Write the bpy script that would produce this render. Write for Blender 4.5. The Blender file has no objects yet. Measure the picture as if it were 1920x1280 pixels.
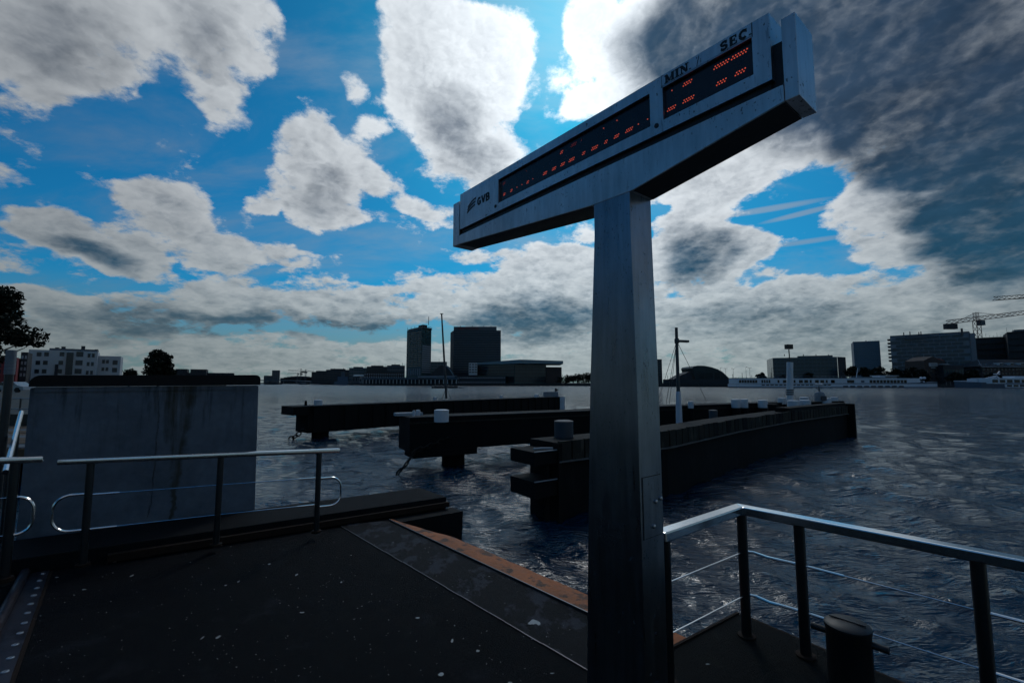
import bpy, bmesh, math, random
from math import radians, sin, cos, pi, sqrt, atan2
from mathutils import Vector, Matrix, noise as mnoise
import numpy as np
random.seed(7)
S = bpy.context.scene
COL = S.collection

# ------------------------------------------------------------------ camera
HEYE = 1.8                     # eye above the landing deck
WATER = -1.0                   # river level below the deck
FPX = 853.3                    # focal length in photo pixels (1920 wide)
HOR = 717.0                    # horizon row in the photo
PITCH = math.atan((HOR - 640.0) / FPX)
cam = bpy.data.cameras.new('camera')
cam.sensor_width = 36.0
cam.lens = FPX / 1920 * 36.0
cam.clip_start = 0.05
cam.clip_end = 6000
camo = bpy.data.objects.new('camera', cam)
COL.objects.link(camo)
camo.location = (0, 0, HEYE)
camo.rotation_euler = (pi / 2 + PITCH, 0, 0)
S.camera = camo

def ray(px, py):
    """direction (per unit of +Y) through a photo pixel"""
    a, b = (px - 960) / FPX, (640 - py) / FPX
    y = cos(PITCH) - b * sin(PITCH)
    z = sin(PITCH) + b * cos(PITCH)
    return Vector((a / y, 1.0, z / y))
def on(px, py, z):
    """point where that pixel's ray meets the level z"""
    r = ray(px, py)
    t = (z - HEYE) / r.z
    return Vector((r.x * t, t, z))
def at(px, py, Y):
    """point on that pixel's ray at depth Y"""
    r = ray(px, py)
    return Vector((r.x * Y, Y, HEYE + r.z * Y))

# ------------------------------------------------------------------ sky and sun
SUN_AZ, SUN_EL = radians(9.0), radians(41.0)
SUND = Vector((sin(SUN_AZ) * cos(SUN_EL), cos(SUN_AZ) * cos(SUN_EL), sin(SUN_EL)))
world = bpy.data.worlds.new('World')
S.world = world
world.use_nodes = True

class G:
    """small helper to write node graphs as expressions"""
    def __init__(s, nt): s.nt = nt
    def n(s, t, **kw):
        nd = s.nt.nodes.new(t)
        for k, v in kw.items(): setattr(nd, k, v)
        return nd
    def put(s, sock, v):
        if isinstance(v, bpy.types.NodeSocket): s.nt.links.new(v, sock)
        elif v is not None: sock.default_value = v
    def m(s, op, a, b=None, c=None, clamp=False):
        nd = s.n('ShaderNodeMath', operation=op, use_clamp=clamp)
        for i, v in enumerate((a, b, c)):
            if v is not None: s.put(nd.inputs[i], v)
        return nd.outputs[0]
    def v(s, op, a, b=None, sc=None):
        nd = s.n('ShaderNodeVectorMath', operation=op)
        s.put(nd.inputs[0], a)
        if b is not None: s.put(nd.inputs[1], b)
        if sc is not None: s.put(nd.inputs['Scale'], sc)
        return nd.outputs['Value'] if op in ('DOT_PRODUCT', 'LENGTH') else nd.outputs['Vector']
    def sep(s, a):
        nd = s.n('ShaderNodeSeparateXYZ'); s.put(nd.inputs[0], a); return nd.outputs
    def comb(s, x, y, z):
        nd = s.n('ShaderNodeCombineXYZ')
        for i, q in enumerate((x, y, z)): s.put(nd.inputs[i], q)
        return nd.outputs[0]
    def noise(s, vec, scale, detail=4, rough=0.55, dist=0.0, col=False, ntype='FBM', lac=2.0):
        nd = s.n('ShaderNodeTexNoise', noise_dimensions='3D')
        nd.noise_type = ntype
        s.put(nd.inputs['Vector'], vec)
        nd.inputs['Scale'].default_value = scale
        nd.inputs['Detail'].default_value = detail
        nd.inputs['Roughness'].default_value = rough
        nd.inputs['Lacunarity'].default_value = lac
        nd.inputs['Distortion'].default_value = dist
        return nd.outputs['Color'] if col else nd.outputs[0]
    def ss(s, x, a, b, lo=0.0, hi=1.0):
        nd = s.n('ShaderNodeMapRange', interpolation_type='SMOOTHSTEP')
        s.put(nd.inputs[0], x)
        for i, q in enumerate((a, b, lo, hi)): s.put(nd.inputs[1 + i], q)
        return nd.outputs[0]
    def mix(s, f, a, b, mode='MIX'):
        nd = s.n('ShaderNodeMix', data_type='RGBA', blend_type=mode)
        s.put(nd.inputs[0], f); s.put(nd.inputs[6], a); s.put(nd.inputs[7], b)
        return nd.outputs[2]

def sky_blob(px, py, rx, ry, rot=0.0):
    """a cloud mass: its middle and half axes (read off the photo) as azimuth / elevation"""
    def ae(x, y):
        r = ray(x, y).normalized()
        return Vector((atan2(r.x, r.y), math.asin(r.z)))
    c = ae(px, py)
    ca, sa = cos(radians(rot)), sin(radians(rot))
    ax = ae(px + 6 * ca, py - 6 * sa) - ae(px - 6 * ca, py + 6 * sa)
    ay = ae(px - 6 * sa, py - 6 * ca) - ae(px + 6 * sa, py + 6 * ca)
    return c, atan2(ax.y, ax.x), ax.length / 12 * rx, ay.length / 12 * ry

# (middle x, y, half width, half height, turn, weight)
CLOUDS = [
 (90, 45, 230, 150, -18, 1.0), (215, 110, 110, 80, -25, .7), (20, 190, 120, 50, 0, .35),
 (400, 60, 170, 150, 0, 1.0), (395, 165, 75, 60, -20, .6), (500, 60, 80, 110, -30, .45),
 (540, 285, 110, 95, 20, .9), (640, 320, 125, 70, -20, .9), (590, 370, 95, 55, -10, .7), (450, 350, 45, 40, 0, .5),
 (770, 70, 105, 160, 10, .8), (860, 150, 150, 180, 0, 1.1), (900, 285, 125, 100, 10, 1.1), (940, 70, 95, 90, 0, .8),
 (780, 378, 100, 34, -18, .65), (700, 245, 50, 40, 0, .35), (660, 168, 34, 40, 0, .5), 
 (1112, 45, 62, 95, 0, .95), (1095, 200, 58, 42, 0, .5), (1185, 150, 80, 110, 0, .95),
 (1300, 110, 260, 190, 0, 1.3), (1560, 60, 420, 230, 0, 1.6), (1800, 200, 320, 240, 0, 1.6), (1840, 430, 190, 150, 0, 1.4),
 (1660, 420, 120, 90, 0, 1.0), (1690, 320, 150, 90, 0, 1.1), (1380, 290, 260, 70, 5, 1.0), (1300, 330, 160, 50, 0, .7),
 (110, 425, 105, 52, -15, .9), (300, 410, 110, 85, -25, 1.0), (215, 470, 160, 52, -12, 1.0), (420, 475, 110, 36, -10, .7), (530, 476, 70, 32, -8, .65),
 (60, 480, 200, 40, 0, .4), (520, 515, 200, 22, 0, .25),
 (60, 585, 170, 52, -8, .85), (290, 585, 190, 50, 5, .75), (450, 562, 150, 58, 0, .85), (640, 575, 130, 58, 0, .78), (850, 568, 180, 58, 0, .82), (1030, 550, 170, 100, 0, 1.15), (1070, 500, 95, 45, 0, .75), (890, 480, 60, 26, 0, .5),
 (1290, 420, 80, 80, 0, 1.1), (1300, 490, 130, 70, 0, 1.1), (1385, 480, 75, 55, 0, .9), (1110, 440, 90, 30, 0, .3),
 (1510, 565, 140, 62, 0, 1.1), (1390, 590, 220, 70, 0, 1.1), (1720, 580, 270, 100, 0, 1.2), (1880, 590, 190, 110, 0, 1.2), (1600, 620, 300, 60, 0, 1.0), (1150, 600, 300, 80, 0, 1.0),
 (960, 676, 1500, 50, 0, .7), (300, 650, 500, 34, 0, .4), (1700, 660, 500, 60, 0, .8),
]
DARKS = [
 (1560, 90, 440, 230, 0, 1.35), (1320, 110, 200, 180, 0, 1.1), (1800, 220, 310, 220, 0, 1.35), (1860, 450, 180, 120, 0, 1.25), (1700, 300, 150, 80, 0, .6),
 (360, 602, 190, 34, 0, .8), (560, 612, 220, 30, 0, .8), (1000, 602, 170, 50, 0, .95), (760, 615, 200, 28, 0, .6), (180, 480, 120, 28, -12, .7), (200, 610, 200, 30, 0, .5),
 (1310, 490, 90, 50, 0, .9), (1280, 440, 40, 40, 0, .5), (1420, 600, 240, 40, 0, .45), (1560, 640, 260, 30, 0, .2), (1820, 610, 160, 40, 0, .15),
 (850, 215, 80, 70, 0, .55), (900, 300, 90, 60, 0, .45), (600, 350, 70, 40, 0, .35), (120, 70, 170, 80, -18, .35), (390, 90, 90, 70, 0, .3), (660, 600, 120, 40, 0, .4),
]
CONTRAILS = [(1435, 393, 130, 7, 10, .5), (1505, 400, 95, 6, 14, .5), (1505, 454, 120, 6, 7, .4), (1330, 410, 60, 5, 10, .35)]

def blob_group(name, blobs):
    ng = bpy.data.node_groups.new(name, 'ShaderNodeTree')
    ng.interface.new_socket('Vector', in_out='INPUT', socket_type='NodeSocketVector')
    ng.interface.new_socket('Field', in_out='OUTPUT', socket_type='NodeSocketFloat')
    g = G(ng)
    gi, go = g.n('NodeGroupInput'), g.n('NodeGroupOutput')
    acc = None
    for (px, py, rx, ry, rot, w) in blobs:
        c, r, sx, sy = sky_blob(px, py, rx, ry, rot)
        if abs(rot) < 8 and abs(r) < .12 or abs(r) < .05:
            q = g.n('ShaderNodeVectorMath', operation='MULTIPLY_ADD')
            g.put(q.inputs[0], gi.outputs[0])
            q.inputs[1].default_value = (1 / sx, 1 / sy, 0)
            q.inputs[2].default_value = (-c.x / sx, -c.y / sy, 0)
            r2 = g.v('DOT_PRODUCT', q.outputs[0], q.outputs[0])
        else:
            q = g.v('SUBTRACT', gi.outputs[0], (c.x, c.y, 0))
            u = g.v('DOT_PRODUCT', q, (cos(r) / sx, sin(r) / sx, 0))
            t = g.v('DOT_PRODUCT', q, (-sin(r) / sy, cos(r) / sy, 0))
            r2 = g.m('MULTIPLY_ADD', u, u, g.m('MULTIPLY', t, t))
        f = g.m('SUBTRACT', 1.0, r2, clamp=True)
        acc = g.m('MULTIPLY', f, w) if acc is None else g.m('MULTIPLY_ADD', f, w, acc)
    g.put(go.inputs[0], acc)
    return ng

def build_sky():
    nt = world.node_tree
    nt.nodes.clear()
    g = G(nt)
    d = g.v('NORMALIZE', g.n('ShaderNodeTexCoord').outputs['Generated'])
    x, y, z = g.sep(d)[:3]
    sunv = tuple(SUND)
    k = g.m('DIVIDE', 1.0, g.m('ADD', g.m('MAXIMUM', z, 0.0), 0.34))
    p = g.v('SCALE', d, sc=k)
    az = g.m('ARCTAN2', x, y)
    el = g.m('ARCSINE', z)
    # the outlines of the cloud masses are ruffled by two sizes of noise
    w1 = g.v('SUBTRACT', g.noise(p, 3.0, 3, .5, col=True), (.5, .5, .5))
    squeeze = g.ss(z, 0.0, 0.40, 0.055, 0.17)
    AE = g.v('ADD', g.comb(az, el, 0.0), g.v('SCALE', w1, sc=squeeze))
    def field(vec, gr):
        nd = g.n('ShaderNodeGroup'); nd.node_tree = gr
        g.put(nd.inputs[0], vec); return nd.outputs[0]
    # beyond the frame the cloud cover simply goes on, at random
    out = g.m('MAXIMUM', g.ss(g.m('ABSOLUTE', az), 0.84, 1.05), g.ss(z, 0.68, 0.80))
    rnd = g.m('MULTIPLY', g.ss(g.noise(p, 1.1, 3, .5), .47, .68), out)
    F = g.m('ADD', field(AE, blob_group('cloud_masses', CLOUDS)), rnd)
    F = g.m('MINIMUM', F, g.m('MULTIPLY_ADD', F, .30, .42))
    # billows: heaped cells broken up by finer and finer noise
    def vor(vec, det):
        nd = g.n('ShaderNodeTexVoronoi', voronoi_dimensions='3D', feature='F1', normalize=True)
        g.put(nd.inputs['Vector'], vec)
        nd.inputs['Scale'].default_value = 10.0
        nd.inputs['Detail'].default_value = det
        nd.inputs['Roughness'].default_value = .62
        nd.inputs['Lacunarity'].default_value = 2.2
        return g.m('SUBTRACT', .42, nd.outputs['Distance'])
    rough = g.v('SUBTRACT', g.noise(p, 9.0, 5, .62, col=True), (.5, .5, .5))
    pr = g.v('ADD', p, g.v('SCALE', rough, sc=.075))
    dl = g.v('SUBTRACT', sunv, d)
    sh_off = g.v('SCALE', dl, sc=g.m('MULTIPLY', k, .032))
    b1 = vor(pr, 3.0)
    b2 = vor(g.v('ADD', pr, sh_off), 2.0)
    nf = g.m('SUBTRACT', g.noise(p, 5.4, 11, .61), .5)
    nz = g.m('MULTIPLY_ADD', b1, .42, g.m('MULTIPLY', nf, 1.45))
    fine = g.m('SUBTRACT', g.noise(pr, 17.0, 7, .66), .5)
    D1 = g.m('MULTIPLY_ADD', fine, .62, g.m('MULTIPLY_ADD', nz, 1.55, F))
    alpha = g.ss(D1, .25, .62)
    veil = g.m('MULTIPLY', g.ss(g.noise(g.v('MULTIPLY', p, (1.0, 2.2, 1.0)), 2.0, 7, .6, .4), .40, .80), .40)
    trail = g.m('MULTIPLY', field(g.comb(az, el, 0.0), blob_group('contrails', CONTRAILS)), 1.1)
    veil = g.m('MAXIMUM', veil, g.m('MINIMUM', trail, .45))
    cs = g.m('MAXIMUM', g.v('DOT_PRODUCT', d, sunv), 0.0)
    c3 = g.m('POWER', cs, 3.0)
    glow = g.m('MULTIPLY_ADD', g.m('POWER', cs, 26.0), .8, c3)
    dark = field(AE, blob_group('cloud_shade', DARKS))
    lit = g.m('SUBTRACT', b1, b2)
    core = g.ss(D1, .42, 1.05)
    sh = g.m('MULTIPLY_ADD', core, .24, g.m('MULTIPLY', g.m('MINIMUM', dark, .95), g.m('MULTIPLY_ADD', nz, .9, .72)))
    sh = g.m('MULTIPLY_ADD', lit, -1.25, sh)
    sh = g.m('MULTIPLY_ADD', nf, -.75, sh)
    sh = g.m('MULTIPLY_ADD', fine, g.m('MULTIPLY_ADD', g.m('MINIMUM', dark, 1.0), .30, -.40), sh)
    sh = g.ss(sh, -.28, 1.08)
    white = g.v('SCALE', g.mix(g.ss(z, .0, .35), (.86, .98, 1.02, 1), (.93, .99, 1.04, 1)), sc=g.m('MULTIPLY_ADD', glow, 9.0, 3.0))
    slate = g.v('SCALE', g.mix(g.ss(z, .10, .45), (.24, 1.15, 2.05, 1), (.36, .70, 1.28, 1)), sc=g.m('MULTIPLY', g.m('MULTIPLY_ADD', c3, 0.60, .48), g.m('MULTIPLY_ADD', g.m('MULTIPLY_ADD', lit, .25, nf), 1.5, 1.0)))
    cloud = g.mix(sh, white, slate)
    sky = g.n('ShaderNodeTexSky', sky_type='NISHITA')
    sky.sun_disc = False
    sky.sun_elevation = SUN_EL
    sky.sun_rotation = SUN_AZ
    sky.altitude = 0; sky.air_density = 1.0; sky.dust_density = 1.0; sky.ozone_density = 2.0
    blue = g.v('MULTIPLY', sky.outputs[0], (.045, .54, .84))
    c = g.mix(veil, blue, g.v('SCALE', white, sc=.55))
    # pale air low over the horizon
    hz = g.m('MULTIPLY', g.ss(z, .20, .0), .75)
    c = g.mix(hz, c, g.v('SCALE', (.72, .98, 1.02), sc=g.m('MULTIPLY_ADD', c3, 2.0, 2.1)))
    c = g.mix(g.m('MULTIPLY', alpha, .97), c, cloud)
    c = g.mix(g.m('MULTIPLY', hz, .55), c, g.v('SCALE', (.80, .98, .98), sc=g.m('MULTIPLY_ADD', c3, 3.0, 2.3)))
    bg = g.n('ShaderNodeBackground')
    g.put(bg.inputs[0], c); bg.inputs[1].default_value = 0.10
    g.put(g.n('ShaderNodeOutputWorld').inputs[0], bg.outputs[0])
build_sky()

sun = bpy.data.lights.new('sun', 'SUN')
sun.energy = 0.5
sun.angle = radians(10)
sun.color = (1.0, .97, .93)
suno = bpy.data.objects.new('sun', sun)
COL.objects.link(suno)
suno.rotation_euler = (-SUND).to_track_quat('-Z', 'Y').to_euler()
S.view_settings.view_transform = 'Standard'
S.view_settings.look = 'None'
S.view_settings.exposure = -0.35
S.view_settings.gamma = 1.0
S.view_settings.use_curve_mapping = False
S.cycles.use_denoising = True
world.cycles.sampling_method = 'MANUAL'
world.cycles.sample_map_resolution = 512
S.cycles.max_bounces = 6
S.cycles.use_adaptive_sampling = True
S.cycles.adaptive_threshold = 0.02
S.cycles.adaptive_min_samples = 12

# ------------------------------------------------------------------ materials
MATS = {}
def mat(name, col, rough=.6, metal=0.0, var=.25, vscale=3.0, bump=.0, bscale=40.0, col2=None, spot=None, spec=.5, stretch=(1, 1, 1), rvar=.1):
    """procedural Principled: base colour broken up by two sizes of noise, optional second colour in patches"""
    m = bpy.data.materials.new(name); m.use_nodes = True
    nt = m.node_tree; nt.nodes.clear(); g = G(nt)
    b = g.n('ShaderNodeBsdfPrincipled'); o = g.n('ShaderNodeOutputMaterial')
    nt.links.new(b.outputs[0], o.inputs[0])
    pos = g.v('MULTIPLY', g.n('ShaderNodeNewGeometry').outputs['Position'], stretch)
    n1 = g.noise(pos, vscale, 6, .6)
    n2 = g.noise(pos, vscale * 7, 4, .6)
    f = g.m('MULTIPLY_ADD', g.m('SUBTRACT', g.m('MULTIPLY_ADD', n2, .5, n1), .75), 2 * var, 1.0)
    c4 = tuple(col) + (1,)
    c = g.v('SCALE', tuple(col), sc=f)
    if col2 is not None:
        k = g.ss(g.noise(pos, spot[0], 7, .65), spot[1], spot[2])
        c = g.mix(k, c, tuple(col2) + (1,))
    g.put(b.inputs['Base Color'], c)
    g.put(b.inputs['Roughness'], g.m('MULTIPLY_ADD', g.m('SUBTRACT', n2, .5), 2 * rvar, rough, clamp=True))
    b.inputs['Metallic'].default_value = metal
    b.inputs['Specular IOR Level'].default_value = spec
    if bump:
        bp = g.n('ShaderNodeBump'); bp.inputs['Strength'].default_value = bump
        bp.inputs['Distance'].default_value = .02
        g.put(bp.inputs['Height'], g.noise(pos, bscale, 5, .6))
        nt.links.new(bp.outputs[0], b.inputs['Normal'])
    MATS[name] = m
    return m
def steel_mat(name, col, rough, dirt=1.0):
    '''brushed stainless plate: cloudy tone, drip streaks, scratches and dark pits'''
    m = bpy.data.materials.new(name); m.use_nodes = True
    nt = m.node_tree; g = G(nt); b = nt.nodes['Principled BSDF']
    pos = g.n('ShaderNodeNewGeometry').outputs['Position']
    cl = g.noise(pos, 2.2, 5, .6)
    dr = g.noise(g.v('MULTIPLY', pos, (1, 1, .10)), 26, 5, .65)
    pit = g.ss(g.noise(g.v('MULTIPLY', pos, (1, 1, .6)), 75, 3, .5), .635, .68)
    pitm = g.m('MULTIPLY', pit, g.ss(g.noise(pos, 4.0, 3, .5), .44, .62))
    sc_ = g.ss(g.noise(g.v('MULTIPLY', pos, (1, 1, .12)), 70, 2, .5), .68, .72)
    f = g.m('ADD', g.m('MULTIPLY_ADD', g.m('SUBTRACT', cl, .5), .9, 1.0), g.m('MULTIPLY', g.m('SUBTRACT', dr, .5), .8))
    c = g.v('SCALE', tuple(col), sc=f)
    c = g.mix(g.m('MULTIPLY', g.m('MAXIMUM', pitm, g.m('MULTIPLY', sc_, .45)), .85 * dirt), c, (.02, .02, .022, 1))
    g.put(b.inputs['Base Color'], c)
    b.inputs['Metallic'].default_value = 1.0
    g.put(b.inputs['Roughness'], g.m('MULTIPLY_ADD', dr, .22, g.m('MULTIPLY_ADD', pitm, .4, rough), clamp=True))
    bp = g.n('ShaderNodeBump'); bp.inputs['Strength'].default_value = .12; bp.inputs['Distance'].default_value = .004
    g.put(bp.inputs['Height'], g.m('MULTIPLY_ADD', pitm, -.8, cl)); nt.links.new(bp.outputs[0], b.inputs['Normal'])
    MATS[name] = m
def emit(name, col, s):
    m = bpy.data.materials.new(name); m.use_nodes = True
    b = m.node_tree.nodes['Principled BSDF']
    b.inputs['Base Color'].default_value = tuple(c * .3 for c in col) + (1,)
    b.inputs['Emission Color'].default_value = tuple(col) + (1,)
    b.inputs['Emission Strength'].default_value = s
    MATS[name] = m
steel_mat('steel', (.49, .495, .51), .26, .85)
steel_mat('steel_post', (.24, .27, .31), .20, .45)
mat('rail_steel', (.74, .76, .78), .20, 1.0, .05, 3, rvar=.03)
mat('post_steel', (.055, .058, .062), .36, .9, .2, 6, rvar=.04)
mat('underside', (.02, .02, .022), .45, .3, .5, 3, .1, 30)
mat('black', (.008, .008, .009), .5, 0, .2, 4)
mat('screen', (.006, .007, .014), .25, 0, .2, 4)
mat('letter', (.012, .012, .014), .6, 0, .1, 4)
mat('led_off', (.03, .008, .006), .4, 0, .1, 4)
emit('led', (1.0, .13, .07), .62)
emit('led_dim', (1.0, .10, .06), .10)
mat('deck', (.0045, .0052, .0070), .85, 0, .6, 1.6, .9, 260, (.0130, .0145, .0190), (2.2, .56, .72), spec=.12)
mat('worn_strip', (.006, .0066, .0085), .75, 0, .5, 3, .6, 120, (.034, .037, .047), (3.4, .52, .60), spec=.12, stretch=(1.4, .8, 1))
mat('platform', (.0055, .0062, .0060), .85, 0, .6, 2, .9, 200, (.012, .0135, .010), (4, .56, .7), spec=.12)
mat('ledge', (.0075, .008, .0095), .85, 0, .5, 5, 1.0, 90, (.018, .019, .022), (40, .58, .68), spec=.15)
mat('timber', (.42, .112, .026), .6, 0, .6, 3, .6, 22, (.09, .032, .014), (6, .50, .62), spec=.2, stretch=(1, 1, 3))
mat('edge_steel', (.10, .105, .115), .4, .8, .3, 6)
mat('dark_rust', (.022, .013, .009), .85, 0, .5, 8, .3, 60, spec=.15)
mat('rust', (.07, .035, .02), .8, 0, .5, 8, .4, 60)
mat('plate', (.055, .05, .062), .42, .6, .35, 4, .1, 60, (.03, .025, .03), (5, .5, .65))
mat('bolt', (.42, .42, .44), .35, .9, .1, 10)
mat('speck', (.38, .38, .36), .8, 0, .3, 60)
mat('engraving', (.225, .255, .295), .30, 1.0, .2, 5)
mat('stain', (.030, .028, .020), .9, 0, .5, 3, .2, 20, (.045, .035, .016), (5, .5, .62))
mat('cap', (.004, .004, .005), .7, 0, .3, 3, .1, 10, spec=.3)
mat('guide', (.007, .0068, .0065), .85, 0, .5, 1.2, .5, 8, (.015, .013, .010), (3, .55, .7), stretch=(2, 2, .25), spec=.2)
mat('guide_side', (.005, .0055, .0065), .85, 0, .5, 1.0, .4, 8, (.010, .010, .010), (2, .56, .7), stretch=(1, 1, .4), spec=.2)
mat('plank', (.026, .025, .020), .9, 0, .6, 2.5, .5, 20, (.065, .060, .048), (3, .55, .66), stretch=(1, 1, .4), spec=.2)
mat('top_edge', (.10, .10, .10), .7, 0, .4, 3)
mat('pile_white', (.55, .57, .60), .55, 0, .22, 2.5, .1, 20, (.22, .19, .16), (6, .62, .75), stretch=(1, 1, .4))
mat('pile_dark', (.035, .045, .06), .6, 0, .3, 3, .2, 20)
mat('mast_white', (.50, .53, .60), .5, 0, .12, 4)
mat('mast_dark', (.045, .048, .052), .5, .2, .2, 4)
mat('chain', (.03, .026, .022), .7, .5, .4, 10, .4, 40)
mat('quay', (.030, .030, .030), .85, 0, .4, .2, .2, 2)
mat('shore', (.045, .05, .045), .9, 0, .4, .1)
mat('leaf', (.009, .014, .008), .8, 0, .5, .6, spec=.2)
mat('leaf_far', (.016, .024, .014), .8, 0, .5, .3, spec=.2)
mat('bark', (.02, .017, .014), .9, 0, .3, 2)
mat('glass_dark', (.014, .020, .028), .22, 0, .4, .3, spec=.6)
mat('glass_teal', (.030, .070, .075), .25, 0, .35, .3, spec=.6)
mat('glass_blue', (.020, .034, .052), .25, 0, .4, .25, spec=.6)
mat('wall_white', (.46, .47, .48), .8, 0, .10, .3)
mat('wall_pale', (.20, .215, .235), .8, 0, .15, .3)
mat('wall_grey', (.085, .10, .115), .8, 0, .2, .3)
mat('wall_dark', (.030, .034, .040), .8, 0, .3, .3)
mat('wall_brick', (.055, .040, .036), .85, 0, .3, .3)
mat('wall_red', (.20, .025, .03), .8, 0, .2, .3)
mat('wall_green', (.040, .075, .078), .7, 0, .2, .3)
mat('roof_pale', (.16, .24, .27), .6, 0, .15, .2)
mat('roof_red', (.25, .06, .035), .8, 0, .3, .5)
mat('nemo', (.020, .038, .040), .6, .2, .25, .25)
mat('slab_blue', (.10, .145, .185), .6, 0, .12, .12)
mat('crane', (.10, .062, .030), .6, .2, .3, 1)
mat('crane_red', (.16, .055, .05), .6, .2, .3, 1)
mat('sign_red', (.20, .03, .03), .6, 0, .1, 1)
mat('ship_white', (.60, .64, .70), .45, 0, .08, .3)
mat('ship_blue', (.055, .085, .13), .45, 0, .15, .3)
mat('ship_window', (.010, .012, .016), .2, 0, .3, .6, spec=.5)
mat('car', (.30, .32, .34), .3, .3, .1, 2)
mat('rubber', (.01, .01, .01), .8, 0, .1, 5)
mat('frame_pale', (.30, .33, .36), .6, 0, .1, 2)
mat('planks_brown', (.10, .06, .03), .85, 0, .5, 2, .4, 20)

def water_material():
    m = bpy.data.materials.new('river_water'); m.use_nodes = True
    nt = m.node_tree; g = G(nt)
    b = nt.nodes['Principled BSDF']
    b.inputs['Base Color'].default_value = (.002, .022, .046, 1)
    b.inputs['Roughness'].default_value = .05
    b.inputs['IOR'].default_value = 1.333
    pos = g.n('ShaderNodeNewGeometry').outputs['Position']
    ps = g.v('MULTIPLY', pos, (.72, 1.9, 1.0))
    h = g.m('MULTIPLY_ADD', g.noise(ps, 1.05, 4, .58, .5), 1.5, g.m('MULTIPLY', g.noise(ps, 4.5, 4, .6, .6), .40))
    # sheltered near the landing, more wind out on the river; ripples finer than the eye resolves count as gloss
    y_ = g.sep(pos)[1]
    far = g.ss(y_, 4.0, 45.0, .085, .26)
    big = g.noise(g.v('MULTIPLY', pos, (.10, .42, 1.0)), 1.0, 6, .68, .3)
    hh_ = g.m('MULTIPLY_ADD', big, g.ss(y_, 15.0, 110.0, 0.0, 9.0), h)
    g.put(b.inputs['Roughness'], g.ss(y_, 15.0, 160.0, .045, .24))
    bp = g.n('ShaderNodeBump'); bp.inputs['Strength'].default_value = 1.0
    g.put(bp.inputs['Distance'], far)
    g.put(bp.inputs['Height'], hh_)
    nt.links.new(bp.outputs[0], b.inputs['Normal'])
    MATS['water'] = m
water_material()

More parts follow.
